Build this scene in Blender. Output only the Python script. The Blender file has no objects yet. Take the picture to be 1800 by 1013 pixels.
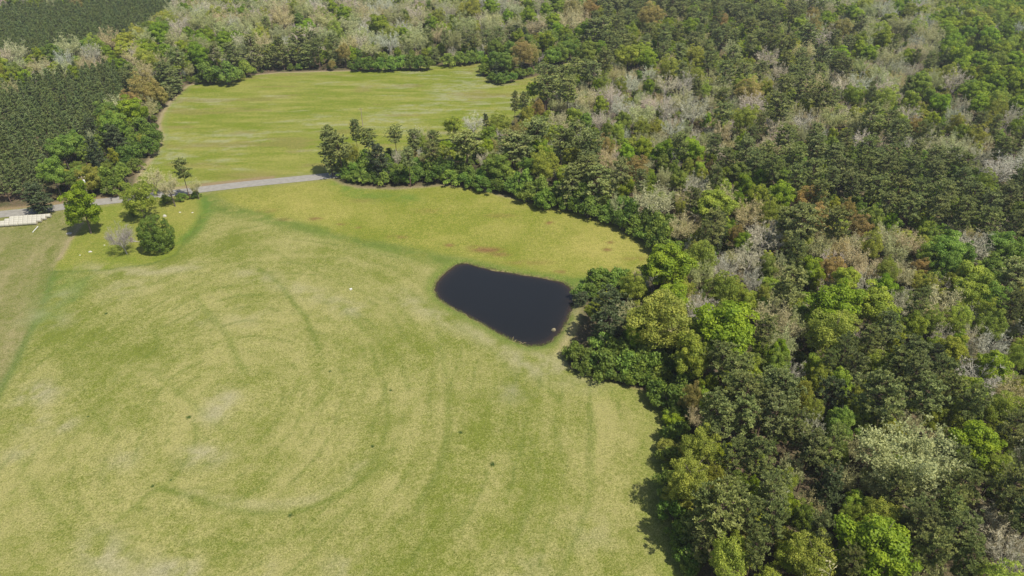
import bpy, math, random
import numpy as np
from mathutils import Vector

# ------------------------------------------------------------------ camera, sky, sun, exposure
S = bpy.context.scene
COL = S.collection
CAM_H, PITCH, F = 100.0, math.radians(33.0), 1200.0      # metres, down-tilt, focal length in px of an 1800 px wide frame
cam_d = bpy.data.cameras.new("camera"); cam_d.sensor_width = 36.0; cam_d.lens = 24.0
cam_d.clip_start = 0.5; cam_d.clip_end = 20000.0
cam = bpy.data.objects.new("camera", cam_d); COL.objects.link(cam)
cam.location = (0, 0, CAM_H); cam.rotation_euler = (math.pi/2 - PITCH, 0, 0)
S.camera = cam

SUN_EL, SUN_AZ = math.radians(60.0), math.radians(128.0)   # azimuth clockwise from the view direction (+Y)
w = bpy.data.worlds.new("World"); S.world = w; w.use_nodes = True
nt = w.node_tree; nt.nodes.clear()
sky = nt.nodes.new("ShaderNodeTexSky"); sky.sky_type = 'NISHITA'; sky.sun_disc = False
sky.sun_elevation = SUN_EL; sky.sun_rotation = SUN_AZ; sky.air_density = 1.0; sky.dust_density = 1.5
bg = nt.nodes.new("ShaderNodeBackground"); bg.inputs[1].default_value = 0.09
out = nt.nodes.new("ShaderNodeOutputWorld")
nt.links.new(sky.outputs[0], bg.inputs[0]); nt.links.new(bg.outputs[0], out.inputs[0])
sun_d = bpy.data.lights.new("sun", 'SUN'); sun_d.energy = 4.5; sun_d.angle = math.radians(0.53); sun_d.color = (1.0, 0.95, 0.87)
sun = bpy.data.objects.new("sun", sun_d); COL.objects.link(sun)
sdir = Vector((math.sin(SUN_AZ)*math.cos(SUN_EL), math.cos(SUN_AZ)*math.cos(SUN_EL), math.sin(SUN_EL)))
sun.rotation_euler = sdir.to_track_quat('Z', 'Y').to_euler(); sun.location = (60, -60, 160)
S.view_settings.view_transform = 'Standard'; S.view_settings.look = 'None'
S.view_settings.exposure = 0.54; S.view_settings.gamma = 1.0
try: S.view_settings.use_curve_mapping = False
except Exception: pass
S.cycles.max_bounces = 5; S.cycles.diffuse_bounces = 3; S.cycles.transmission_bounces = 3

# ------------------------------------------------------------------ helpers
sP, cP = math.sin(PITCH), math.cos(PITCH)
def at(px, py, z=0.0):
    """the point at height z seen at pixel (px, py) of the 1800 x 1013 photograph"""
    u, v = (px-900.0)/F, (py-506.5)/F
    t = (CAM_H - z)/(sP + v*cP)
    return (u*t, (cP - v*sP)*t)
def proj(x, y, z):
    d = y*cP + (CAM_H - z)*sP
    return 900 + F*x/d, 506.5 + F*((CAM_H - z)*cP - y*sP)/d, F/d
def poly(*pts, z=0.0): return np.array([at(a, b, z) for a, b in pts])

def tag(o, label=None, cat=None, group=None, kind=None):
    if label: o["label"] = label
    if cat: o["category"] = cat
    if group: o["group"] = group
    if kind: o["kind"] = kind
    return o
def empty(name, loc, rz=0.0):
    o = bpy.data.objects.new(name, None); COL.objects.link(o); o.empty_display_size = 0.3
    o.location = loc; o.rotation_euler = (0, 0, rz); return o

class MB:
    """collects quads; builds one mesh"""
    def __init__(s): s.v, s.f, s.a, s.n = [], [], [], 0
    def quads(s, V, a=None):                      # V: (N,4,3)
        V = np.asarray(V, float); N = len(V)
        if N == 0: return
        s.v.append(V.reshape(-1, 3)); s.f.append(np.arange(4*N).reshape(-1, 4) + s.n)
        s.a.append(np.repeat(np.ones(N) if a is None else np.asarray(a, float), 4)); s.n += 4*N
    def raw(s, v, f, a=1.0):
        v = np.asarray(v, float); f = np.asarray(f, int)
        s.v.append(v); s.f.append(f + s.n); s.a.append(np.full(len(v), a)); s.n += len(v)
    def tube(s, pts, rad, n=6, cap=True, a=1.0):
        P = np.asarray(pts, float); K = len(P); vs = []
        for i in range(K):
            d = P[min(i+1, K-1)] - P[max(i-1, 0)]; d = d/(np.linalg.norm(d)+1e-9)
            h = np.array([1, 0, 0]) if abs(d[0]) < .8 else np.array([0, 1, 0])
            e1 = np.cross(d, h); e1 /= np.linalg.norm(e1); e2 = np.cross(d, e1)
            for k in range(n):
                t = 2*math.pi*k/n; vs.append(P[i] + rad[i]*(math.cos(t)*e1 + math.sin(t)*e2))
        fs = [(i*n+k, i*n+(k+1) % n, (i+1)*n+(k+1) % n, (i+1)*n+k) for i in range(K-1) for k in range(n)]
        if cap and n >= 4:
            for base in (0, (K-1)*n):
                c = len(vs); vs.append(P[0] if base == 0 else P[-1])
                fs += [(base+k, base+(k+1) % n, base+(k+2) % n, c) for k in range(0, n, 2)] if n % 2 == 0 else []
        s.raw(vs, fs, a)
    def box(s, c, dx, dy, dz, rz=0.0, taper=1.0):
        q = []
        for z, t in ((-.5, 1.0), (.5, taper)):
            for sx, sy in ((-1, -1), (1, -1), (1, 1), (-1, 1)):
                x, y = sx*dx/2*t, sy*dy/2*t
                q.append((c[0]+x*math.cos(rz)-y*math.sin(rz), c[1]+x*math.sin(rz)+y*math.cos(rz), c[2]+z*dz))
        s.raw(q, [(0, 3, 2, 1), (4, 5, 6, 7), (0, 1, 5, 4), (1, 2, 6, 5), (2, 3, 7, 6), (3, 0, 4, 7)])
    def arrays(s): return np.concatenate(s.v), np.concatenate(s.f), np.concatenate(s.a)
    def mesh(s, name, mat, smooth=False):
        return mk_mesh(name, *s.arrays(), [mat], None, smooth)
    def build(s, name, mat, parent=None, smooth=False, loc=None):
        o = bpy.data.objects.new(name, s.mesh(name, mat, smooth)); COL.objects.link(o)
        if parent: o.parent = parent
        if loc is not None: o.location = loc
        return o

def mk_mesh(name, V, Fq, A, mats, mi=None, smooth=False):
    me = bpy.data.meshes.new(name); n, m = len(V), len(Fq); k = Fq.shape[1]
    me.vertices.add(n); me.vertices.foreach_set("co", V.astype(np.float32).ravel())
    me.loops.add(k*m); me.loops.foreach_set("vertex_index", Fq.astype(np.int32).ravel())
    me.polygons.add(m); me.polygons.foreach_set("loop_start", np.arange(0, k*m, k, dtype=np.int32))
    me.polygons.foreach_set("loop_total", np.full(m, k, dtype=np.int32))
    if mi is not None: me.polygons.foreach_set("material_index", mi.astype(np.int32))
    me.polygons.foreach_set("use_smooth", np.full(m, smooth))
    for x in mats: me.materials.append(x)
    if A is not None:
        at_ = me.attributes.new("v", 'FLOAT', 'POINT'); at_.data.foreach_set("value", A.astype(np.float32))
    me.update(calc_edges=True); return me

# lattice noise in numpy
def vnoise(x, y, seed):
    g = np.random.RandomState(seed).rand(256, 256)
    xi, yi = np.floor(x).astype(int), np.floor(y).astype(int); fx, fy = x-xi, y-yi
    fx, fy = fx*fx*(3-2*fx), fy*fy*(3-2*fy)
    a, b = g[xi & 255, yi & 255], g[(xi+1) & 255, yi & 255]; c, d = g[xi & 255, (yi+1) & 255], g[(xi+1) & 255, (yi+1) & 255]
    return (a*(1-fx)+b*fx)*(1-fy) + (c*(1-fx)+d*fx)*fy
def fbm(x, y, sc, seed, o=4):
    r, amp, tot = 0, 1.0, 0
    for i in range(o):
        r = r + amp*vnoise(x/sc*2**i + 17.3*i, y/sc*2**i + 9.1*i, seed+i); tot += amp; amp *= .55
    return r/tot
def sstep(a, b, x): t = np.clip((x-a)/(b-a), 0, 1); return t*t*(3-2*t)
def segdist(x, y, P, closed=True):
    d = np.full(x.shape, 1e9); n = len(P)
    for i in range(n if closed else n-1):
        a, b = P[i], P[(i+1) % n]; e = b-a; L = e@e + 1e-12
        t = np.clip(((x-a[0])*e[0]+(y-a[1])*e[1])/L, 0, 1)
        d = np.minimum(d, (x-a[0]-t*e[0])**2 + (y-a[1]-t*e[1])**2)
    return np.sqrt(d)
def inside(x, y, P):
    r = np.zeros(np.shape(x), bool); n = len(P)
    for i in range(n):
        a, b = P[i], P[(i+1) % n]
        if a[1] == b[1]: continue
        r ^= ((a[1] > y) != (b[1] > y)) & (x < (b[0]-a[0])*(y-a[1])/(b[1]-a[1]) + a[0])
    return r
def sdist(x, y, P): return segdist(x, y, P)*np.where(inside(x, y, P), -1, 1)

# ------------------------------------------------------------------ materials
def new_mat(name):
    m = bpy.data.materials.new(name); m.use_nodes = True; t = m.node_tree; t.nodes.clear()
    o = t.nodes.new("ShaderNodeOutputMaterial"); return m, t, o
def N(t, ty, **kw):
    n = t.nodes.new(ty)
    for k, v in kw.items(): setattr(n, k, v)
    return n
def plain(name, col, rough=0.8, spec=0.3, var=0.15, scale=3.0):
    m, t, o = new_mat(name); p = N(t, "ShaderNodeBsdfPrincipled"); p.inputs["Roughness"].default_value = rough
    p.inputs["Specular IOR Level"].default_value = spec
    tc = N(t, "ShaderNodeTexCoord"); no = N(t, "ShaderNodeTexNoise"); no.inputs["Scale"].default_value = scale; no.inputs["Detail"].default_value = 4
    mx = N(t, "ShaderNodeMix", data_type='RGBA'); 
    mx.inputs[6].default_value = (*[c*(1-var) for c in col], 1); mx.inputs[7].default_value = (*[min(1, c*(1+var)) for c in col], 1)
    t.links.new(tc.outputs["Object"], no.inputs["Vector"]); t.links.new(no.outputs[0], mx.inputs[0])
    t.links.new(mx.outputs[2], p.inputs["Base Color"]); t.links.new(p.outputs[0], o.inputs[0]); return m
def leaf_mat(name, trans=0.3, rough=0.55, spec=0.25, vary=0.35):
    """leaf colour: each tree's own tint times a leaf-to-leaf variation"""
    m, t, o = new_mat(name)
    ti = N(t, "ShaderNodeAttribute", attribute_type='INSTANCER', attribute_name="tint")
    va = N(t, "ShaderNodeAttribute", attribute_type='GEOMETRY', attribute_name="v")
    hs = N(t, "ShaderNodeHueSaturation")
    ma = N(t, "ShaderNodeMath", operation='MULTIPLY_ADD'); ma.inputs[1].default_value = vary*2; ma.inputs[2].default_value = 1-vary
    mh = N(t, "ShaderNodeMath", operation='MULTIPLY_ADD'); mh.inputs[1].default_value = -0.035; mh.inputs[2].default_value = 0.5175
    t.links.new(va.outputs["Fac"], ma.inputs[0]); t.links.new(va.outputs["Fac"], mh.inputs[0])
    t.links.new(ti.outputs["Color"], hs.inputs["Color"]); t.links.new(ma.outputs[0], hs.inputs["Value"]); t.links.new(mh.outputs[0], hs.inputs["Hue"])
    p = N(t, "ShaderNodeBsdfPrincipled"); p.inputs["Roughness"].default_value = rough; p.inputs["Specular IOR Level"].default_value = spec
    tr = N(t, "ShaderNodeBsdfTranslucent"); mx = N(t, "ShaderNodeMixShader"); mx.inputs[0].default_value = trans
    t.links.new(hs.outputs[0], p.inputs["Base Color"]); t.links.new(hs.outputs[0], tr.inputs["Color"])
    t.links.new(p.outputs[0], mx.inputs[1]); t.links.new(tr.outputs[0], mx.inputs[2]); t.links.new(mx.outputs[0], o.inputs[0]); return m
M_LEAF = leaf_mat("leaves", 0.48); M_NEEDLE = leaf_mat("needles", 0.35, 0.5, 0.25, 0.32)
M_TWIG = leaf_mat("twigs", 0.0, 0.8, 0.2, 0.3)
M_BARK = plain("bark", (0.13, 0.105, 0.085), 0.9, 0.1, 0.35, 2.0)
M_PBARK = plain("pine_bark", (0.14, 0.095, 0.07), 0.9, 0.1, 0.4, 2.0)
M_GBARK = plain("pale_bark", (0.34, 0.31, 0.27), 0.9, 0.1, 0.3, 2.0)

# ------------------------------------------------------------------ outlines, traced on the ground
OPEN = poly((-900, 1700), (-900, 400), (-60, 383), (0, 368), (120, 356), (300, 336), (420, 320), (575, 306), (588, 318), (600, 325), (630, 332), (700, 334), (780, 328), (850, 334), (880, 346), (930, 357),
  (960, 364), (1000, 371), (1040, 382), (1080, 396), (1110, 411), (1140, 427), (1158, 448), (1140, 470), (1085, 487), (1045, 493), (1026, 502),
  (1020, 520), (1017, 560), (1010, 592), (990, 622), (1003, 646), (1040, 662), (1090, 674), (1135, 688), (1172, 705), (1182, 760), (1184, 820), (1182, 880), (1196, 940), (1222, 1013), (1250, 1120), (1400, 1700))
FAR = poly((235, 340), (245, 305), (275, 264), (284, 243), (279, 217), (286, 197), (300, 177), (330, 152), (360, 145), (440, 134), (490, 129), (600, 126), (700, 121), (760, 116), (850, 110),
  (842, 130), (860, 143), (900, 144), (940, 136), (985, 116), (1015, 103), (1040, 93), (1068, 95), (1072, 101), (1040, 113), (1000, 128), (955, 160), (935, 180), (900, 212), (840, 240), (760, 254), (700, 266), (640, 278), (595, 300), (575, 308), (420, 321), (300, 338))
LAWN = poly((97, 475), (107, 450), (128, 415), (150, 385), (172, 366), (230, 353), (300, 345), (362, 335), (366, 352), (362, 378), (346, 405), (322, 426), (311, 449), (270, 463), (200, 473), (140, 478))
MID = poly((368, 333), (575, 308), (600, 325), (630, 334), (700, 336), (780, 328), (850, 334), (930, 357), (1000, 371), (1080, 396), (1140, 427), (1160, 450), (1140, 472), (1085, 490), (1010, 494), (950, 487), (870, 468), (800, 452), (720, 438), (640, 423), (560, 404), (480, 383), (410, 362))
STRIP = poly((-500, 390), (-60, 388), (0, 380), (150, 360), (172, 364), (150, 385), (128, 415), (107, 450), (97, 475), (85, 520), (60, 575), (40, 610), (20, 650), (0, 690), (-60, 790), (-500, 900))
WATER_Z = -0.55
POND = poly((763, 510), (766, 498), (775, 487), (790, 474), (803, 465), (820, 463), (840, 469), (870, 476), (920, 484), (960, 490), (990, 497), (1003, 506), (1008, 518), (1007, 537), (998, 560), (985, 585), (970, 600),
  (950, 608), (930, 609), (905, 601), (880, 588), (850, 571), (820, 554), (790, 539), (771, 526), z=WATER_Z)
PLANT1 = poly((-500, 372), (-150, 376), (0, 362), (60, 356), (96, 350), (104, 330), (112, 300), (140, 278), (170, 250), (205, 225), (222, 190), (232, 165), (238, 150), (225, 142), (150, 150), (100, 155), (20, 182), (-60, 195), (-500, 230))
PLANT2 = poly((-500, 40), (0, 32), (70, 30), (150, 27), (190, 8), (250, -8), (345, -12), (325, 22), (300, 52), (258, 82), (205, 104), (130, 117), (0, 120), (-500, 136))
ROAD_C = poly((-700, 430), (-300, 402), (-60, 384), (0, 377), (60, 371.5), (120, 362.5), (180, 354.5), (230, 349.5), (300, 340.5), (370, 331.5), (430, 324.5), (500, 317.5), (560, 311.5), (600, 307), (650, 301))
ROAD_HALF = 2.65

def height(x, y):
    x = np.asarray(x, float); y = np.asarray(y, float)
    edge = sstep(0, 30, np.minimum(np.minimum(x+200, 96-x), np.minimum(y-25, 430-y)))
    h = (fbm(x, y, 70, 5, 3)-.5)*1.6*edge
    dr = segdist(x, y, ROAD_C, False); h = h*sstep(3, 14, dr)
    m = (x > POND[:, 0].min()-14) & (x < POND[:, 0].max()+14) & (y > POND[:, 1].min()-14) & (y < POND[:, 1].max()+14)
    if m.any():
        d = sdist(x[m], y[m], POND) + (fbm(x[m], y[m], 2.6, 77, 3)-.5)*1.3; b = np.clip(WATER_Z + .38*d, -2.2, 0.0)
        h[m] = h[m]*sstep(2, 10, d) + np.where(d < 1.5, b, 0)
    return h
def h1(x, y): return float(height(np.array([x]), np.array([y]))[0])

# ------------------------------------------------------------------ ground
GX0, GX1, GY0, GY1, GS = -200.0, 96.0, 25.0, 430.0, 0.72
nx, ny = int((GX1-GX0)/GS)+1, int((GY1-GY0)/GS)+1
gx, gy = np.meshgrid(np.linspace(GX0, GX1, nx), np.linspace(GY0, GY1, ny), indexing='xy')
gx, gy = gx.ravel(), gy.ravel(); gz = height(gx, gy)
wob = (fbm(gx, gy, 6, 40, 3)-.5)*3.0
def zone(P, soft=1.2):
    d = np.full(gx.shape, 99.0)
    m = (gx > P[:, 0].min()-12) & (gx < P[:, 0].max()+12) & (gy > P[:, 1].min()-12) & (gy < P[:, 1].max()+12)
    d[m] = sdist(gx[m], gy[m], P); return d
d_open, d_far, d_lawn, d_mid, d_strip, d_pond = [zone(P) for P in (OPEN, FAR, LAWN, MID, STRIP, POND)]
d_road = segdist(gx, gy, ROAD_C, False)
G = np.zeros((len(gx), 3)); SC = np.zeros((len(gx), 3)); DRY = np.zeros(len(gx))
def lay(mask, g=None, s=None, dry=None):
    mk = mask[:, None]
    if g is not None: G[:] = G*(1-mk) + np.array(g)*mk
    if s is not None: SC[:] = SC*(1-mk) + np.array(s)*mk
    if dry is not None: DRY[:] = DRY*(1-mask) + dry*mask
one = np.ones(len(gx))
n1, n2, n3 = fbm(gx, gy, 22, 1), fbm(gx, gy, 7, 11), fbm(gx, gy, 2.6, 21)
lay(one, (0.055, 0.066, 0.022), (0.117, 0.082, 0.051), .55 + 1.4*(n2-.5))                               # woodland floor
cx, cy = at(400, 715); ra = np.hypot(gx-cx, (gy-cy)*.8); th = np.arctan2((gy-cy)*.8, gx-cx)
swirl = fbm(ra/1.5, th*2.2+7, 1.6, 31, 3)-.5
fore = sstep(.6, -.6, d_open + wob*.3)
lay(fore, (0.112, 0.132, 0.019), (0.232, 0.216, 0.076), .52 + 1.1*(n1-.5) + .8*(n2-.5) + .6*(n3-.5) + .6*swirl)
m = fore*sstep(.8, -.8, d_strip + wob*.35)
row = fbm((gx*.93+gy*.36)*1.0, (gy*.93-gx*.36)*.08, 2.4, 51, 3)-.5
lay(m, (0.104, 0.120, 0.022), (0.205, 0.180, 0.080), .5 + 1.0*(n2-.5) + .9*row + .5*(n3-.5))
m = fore*sstep(1.5, -1.5, d_mid + wob*.6)
lay(m, (0.124, 0.146, 0.015), (0.244, 0.220, 0.056), .43 + 1.2*(n1-.5) + .8*(n2-.5))
m = sstep(.5, -.5, d_lawn + wob*.15)
lay(m, (0.120, 0.150, 0.017), (0.215, 0.198, 0.046), .38 + 1.2*(n1-.5) + .8*(n2-.5) + .3*(n3-.5))
m = sstep(.8, -.8, d_far + wob*.4)
fs = fbm(gx*.22, gy, 2.6, 61, 4); fl = .5*fbm(gx*.5 + 40, gy, 26, 71, 3) + .5*fbm(gx*.22 + 9, gy, 3.0, 73, 3)
lay(m, (0.112, 0.142, 0.011), (0.200, 0.195, 0.045), .42 + .9*(n1-.5) + 1.8*(fs-.5))
lay(m*sstep(.53, .66, fl + .25*(fs-.5))*.5*sstep(.25, .6, fbm(gx*.6, gy, 1.3, 75, 2)), (0.195, 0.203, 0.109), (0.257, 0.257, 0.172), .5)
lay(m*sstep(.60, .72, fbm(gx*.3, gy, 7, 81, 4))*.4, (0.140, 0.109, 0.039), (0.179, 0.140, 0.055), .5)
# greener swales, wheel and mower lines, bare patches
def line(pts, wd, g, a, dry=None, brk=.55, s=None):
    P = poly(*pts); mm = (gx > P[:, 0].min()-6) & (gx < P[:, 0].max()+6) & (gy > P[:, 1].min()-6) & (gy < P[:, 1].max()+6)
    k = np.zeros(len(gx)); d = segdist(gx[mm] + wob[mm]*.25, gy[mm] + wob[mm]*.2, P, False)
    k[mm] = np.exp(-(d/wd)**2)*a*sstep(brk-.25, brk+.1, fbm(gx[mm], gy[mm], 5, 91, 3)+.12)*(sstep(.25, .6, n3[mm]*.6+n2[mm]*.4) if wd > 1.2 else 1)
    lay(np.clip(k, 0, 1)*np.clip(fore, 0, 1), g, s if s is not None else [c*1.25 for c in g], dry)
DG = (0.080, 0.107, 0.016)
line([(360, 340), (380, 365), (440, 378), (520, 398), (600, 418), (690, 438), (760, 452), (800, 462)], 3.4, (0.076, 0.112, 0.016), .8, .25, .2)
line([(362, 352), (362, 376), (346, 402), (322, 425)], 2.2, (0.070, 0.121, 0.017), .9, .2, .2)
line([(355, 380), (340, 412), (322, 428), (312, 448), (270, 464), (200, 475), (140, 479), (97, 479)], .55, DG, .9, .2, .2)
line([(590, 325), (640, 345), (720, 350)], 4, (0.078, 0.129, 0.017), .7, .2, .3)
line([(860, 478), (940, 490), (1010, 496), (1060, 490)], 2.5, (0.070, 0.117, 0.017), .9, .2, .2)
line([(97, 480), (85, 520), (60, 575), (38, 615), (18, 655), (0, 690), (-30, 750)], 1.0, (0.070, 0.105, 0.022), .7, .25, .3)
line([(100, 490), (95, 530), (80, 560)], 4.5, (0.074, 0.121, 0.017), .8, .2, .3); line([(150, 490), (125, 530)], 2.5, (0.078, 0.121, 0.021), .6, .25)
for pts, wd, a in (
  ([(268, 583), (277, 592), (279, 603), (272, 617), (258, 629)], .8, .9),
  ([(345, 525), (375, 560), (400, 590), (418, 630), (430, 655)], 1.6, .6), ([(455, 475), (490, 500), (510, 525), (535, 555), (551, 590), (560, 615)], 1.3, .85),
  ([(600, 540), (630, 570), (648, 595), (655, 620), (668, 655)], 1.1, .75), ([(668, 655), (680, 700), (681, 745), (671, 785), (655, 812), (625, 838)], 1.2, .55),
  ([(560, 615), (572, 642), (552, 665), (528, 672), (505, 700)], 1.0, .5), ([(600, 640), (580, 680), (550, 720)], 1.2, .4),
  ([(285, 858), (330, 872), (390, 893), (440, 900), (500, 900), (540, 892), (580, 878), (620, 856), (660, 825), (690, 790)], 1.2, .8),
  ([(755, 540), (775, 600), (783, 650), (790, 700), (790, 745), (783, 800), (765, 850), (730, 905)], 1.4, .5),
  ([(870, 585), (920, 640), (950, 670), (985, 705)], 1.3, .55), ([(925, 720), (921, 760), (914, 800), (900, 860)], .8, .5),
  ([(1033, 710), (1043, 760), (1041, 830), (1030, 900), (1010, 955), (980, 1020)], 1.1, .5), ([(270, 650), (300, 680), (330, 700), (400, 757)], 1.5, .45),
  ([(115, 640), (140, 680), (160, 720), (195, 762)], 1.3, .45), ([(345, 745), (345, 772), (335, 802), (300, 845), (262, 868), (200, 918)], 1.1, .5),
  ([(398, 505), (402, 517), (430, 522), (458, 519)], .5, .6), ([(222, 718), (250, 712), (290, 710)], .6, .4), ([(200, 560), (140, 565), (80, 590), (45, 603)], .5, .5),
  ([(880, 700), (905, 760), (930, 830), (925, 900), (890, 960)], 1.5, .3), ([(160, 930), (250, 985), (330, 1012)], 1.4, .4), ([(120, 930), (60, 860), (30, 800)], 1.6, .35),
  ([(640, 880), (560, 930), (450, 960), (330, 950)], 1.6, .35), ([(830, 900), (760, 960), (680, 1000)], 1.6, .35), ([(575, 520), (640, 560), (700, 620), (720, 680)], 1.3, .35),
  ([(470, 440), (580, 490), (680, 530), (740, 575)], 1.2, .35), ([(700, 500), (800, 570), (870, 620), (930, 700)], 1.4, .35)):
    line(pts, wd*.5, DG, a*.75, .22, .52)
mow = (ra + 1.6*(fbm(gx, gy, 26, 33, 2)-.5)*6)/4.6; mow = np.exp(-((mow-np.floor(mow)-.5)*4.6/.32)**2)*sstep(.45, .62, fbm(ra*.25, th*9, 1.2, 35, 3))*fore*(d_mid > 2)*(d_lawn > 2)*(d_strip > 2)*(ra < 95)
lay(mow*.5, DG, (.11, .13, .03), .25)
ST = (0.242, 0.218, 0.109)
for pts, wd, a in (([(330, 866), (400, 882), (470, 888), (540, 880), (600, 850), (650, 800)], 1.3, .28), ([(700, 520), (780, 560), (870, 600), (930, 650)], 3.0, .45), ([(940, 630), (1000, 650), (1040, 665)], 4.5, .6),
  ([(340, 800), (375, 800)], 2.8, .8), ([(395, 700), (380, 725)], 3.0, .7), ([(60, 690), (80, 700)], 3, .5), ([(140, 470), (260, 480), (340, 470)], 2.5, .5), ([(60, 560), (110, 520)], 3.0, .4), ([(430, 480), (560, 520), (620, 545)], 3, .35), ([(160, 950), (210, 1000)], 2.5, .5), ([(250, 1005), (330, 1000)], 2, .6)):
    line(pts, wd, ST, a, .7, .35, (0.265, 0.242, 0.148))
RD = (0.133, 0.066, 0.027)
for px, py, rx, ry, a in ((855, 439, 28, 5, .9), (835, 434, 14, 3, .6), (880, 447, 18, 4, .6), (966, 393, 7, 3, .9), (1070, 427, 8, 3, .9), (1067, 440, 8, 3, .9), (790, 431, 9, 3, .8), (555, 387, 12, 3, .8), (600, 396, 8, 2, .7), (630, 402, 5, 2, .7), (700, 418, 20, 3, .5), (1060, 478, 25, 5, .5), (930, 462, 45, 4, .35), (1115, 455, 22, 4, .4), (640, 354, 25, 4, .3), (470, 372, 20, 4, .35), (500, 388, 14, 3, .4), (880, 380, 30, 4, .3), (760, 372, 30, 5, .25), (985, 478, 18, 3, .6)):
    x0, y0 = at(px, py); sx, sy = rx/proj(x0, y0, 0)[2], abs(at(px, py+ry)[1]-y0)
    k = np.exp(-(((gx-x0)/sx)**2 + ((gy-y0)/sy)**2)**1.5)*a*sstep(.3, .55, fbm(gx, gy, 1.8, 97, 3)+.05); lay(k, RD, (0.164, 0.101, 0.039), .4)
for px, py, r, a in ((75, 690, 3, .6), (55, 700, 3, .5), (60, 745, 2.5, .7), (115, 748, 2.5, .7), (215, 810, 3, .5), (900, 690, 3, .7), (350, 565, 3, .3), (220, 505, 6, .45), (110, 565, 4, .4), (30, 800, 3, .5), (180, 980, 4, .5), (290, 1003, 4, .6), (600, 1003, 3, .6), (460, 1003, 2, .5), (1040, 940, 4, .35), (430, 560, 5, .3), (620, 540, 4, .4), (930, 1000, 5, .3)):
    x0, y0 = at(px, py); lay(np.exp(-((gx-x0)**2+(gy-y0)**2)/r**2)*a*.6*sstep(.3, .6, n3), (0.203, 0.187, 0.109), (0.265, 0.242, 0.156), .7)
lay(sstep(-9, -3, d_open + wob)*fore*sstep(5, 25, gx)*(gy < 125)*.55, (.110, .148, .018), (.19, .19, .05), .35)
# pond margins, field margins, road verges
lay(sstep(4.0, .8, d_pond + wob*.5)*.85, (0.082, 0.125, 0.017), (0.148, 0.156, 0.039), .3)
lay(sstep(.55, .15, d_pond + wob*.12)*.85, (0.133, 0.101, 0.051), (0.179, 0.140, 0.070), .5)
line([(1014, 510), (1010, 560), (1000, 590), (985, 618)], 1.3, (0.211, 0.172, 0.086), .7, .7, .2, (0.242, 0.203, 0.109))
lay(np.exp(-((d_far-.0)/1.0)**2)*sstep(200, 215, gy)*sstep(-40, -60, gx)*.9, (0.218, 0.172, 0.094), (0.257, 0.211, 0.125), .6)
lay(np.exp(-((d_far+2.4)/.7)**2)*sstep(190, 215, gy)*.5, (0.125, 0.164, 0.031), (0.172, 0.187, 0.062), .3)
lay(np.exp(-((d_open-.3)/1.1)**2)*sstep(130, 150, gy)*sstep(-70, -55, gx)*sstep(120, 90, gx)*.6, (0.187, 0.164, 0.070), (0.234, 0.195, 0.109), .6)
line([(103, 458), (118, 432), (135, 405), (146, 388)], .7, (0.211, 0.172, 0.094), .85, .6, .15, (0.242, 0.195, 0.117))
lay(sstep(5.6, 3.6, d_road + wob*.5)*.45, (0.101, 0.125, 0.025), (0.203, 0.179, 0.078), .5)
m = sstep(6.5, 4.0, d_road + wob*.6)*(gy > 0)*(gx < -85)*(d_open > -1); lay(m*.9, (0.179, 0.125, 0.062), (0.218, 0.164, 0.094), .5)
x0, y0 = at(300, 335); lay(np.exp(-((gx-x0)**2/80+(gy-y0)**2/10))*.9, (0.218, 0.195, 0.094), (0.265, 0.234, 0.133), .5)
x0, y0 = at(440, 308); lay(np.exp(-((gx-x0)**2/160+(gy-y0)**2/12))*.5, (0.156, 0.117, 0.039), (0.187, 0.148, 0.062), .5)

def ground_mat():
    m, t, o = new_mat("grassland"); L = t.links.new
    ga, sa, da = [N(t, "ShaderNodeAttribute", attribute_name=k) for k in ("green", "straw", "dry")]
    tc = N(t, "ShaderNodeTexCoord")
    def noise(sc, det, rough=.6):
        n = N(t, "ShaderNodeTexNoise"); n.inputs["Scale"].default_value = sc; n.inputs["Detail"].default_value = det; n.inputs["Roughness"].default_value = rough
        L(tc.outputs["Object"], n.inputs["Vector"]); return n
    a, b, c, d = noise(.9, 3), noise(3.0, 3, .7), noise(6.5, 2, .7), noise(.5, 4, .7)
    def mad(s, k, off):
        q = N(t, "ShaderNodeMath", operation='MULTIPLY_ADD'); L(s, q.inputs[0]); q.inputs[1].default_value = k
        if isinstance(off, float): q.inputs[2].default_value = off
        else: L(off, q.inputs[2])
        return q.outputs[0]
    f = mad(a.outputs[0], 1.3, mad(b.outputs[0], 1.9, mad(c.outputs[0], 1.1, -2.15)))
    q = N(t, "ShaderNodeMath", operation='ADD', use_clamp=True); L(f, q.inputs[0]); L(da.outputs["Fac"], q.inputs[1])
    mx = N(t, "ShaderNodeMix", data_type='RGBA'); L(q.outputs[0], mx.inputs[0]); L(ga.outputs["Color"], mx.inputs[6]); L(sa.outputs["Color"], mx.inputs[7])
    vs = mad(c.outputs[0], 1.5, mad(b.outputs[0], 1.0, mad(d.outputs[0], .35, -.42)))
    hs = N(t, "ShaderNodeHueSaturation"); L(mx.outputs[2], hs.inputs["Color"]); L(vs, hs.inputs["Value"])
    p = N(t, "ShaderNodeBsdfPrincipled"); p.inputs["Roughness"].default_value = .9; p.inputs["Specular IOR Level"].default_value = .1
    L(hs.outputs[0], p.inputs["Base Color"])
    bp = N(t, "ShaderNodeBump"); bp.inputs["Strength"].default_value = .7; bp.inputs["Distance"].default_value = .12; L(b.outputs[0], bp.inputs["Height"]); L(bp.outputs[0], p.inputs["Normal"])
    L(p.outputs[0], o.inputs[0]); return m
M_GROUND = ground_mat()
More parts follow.
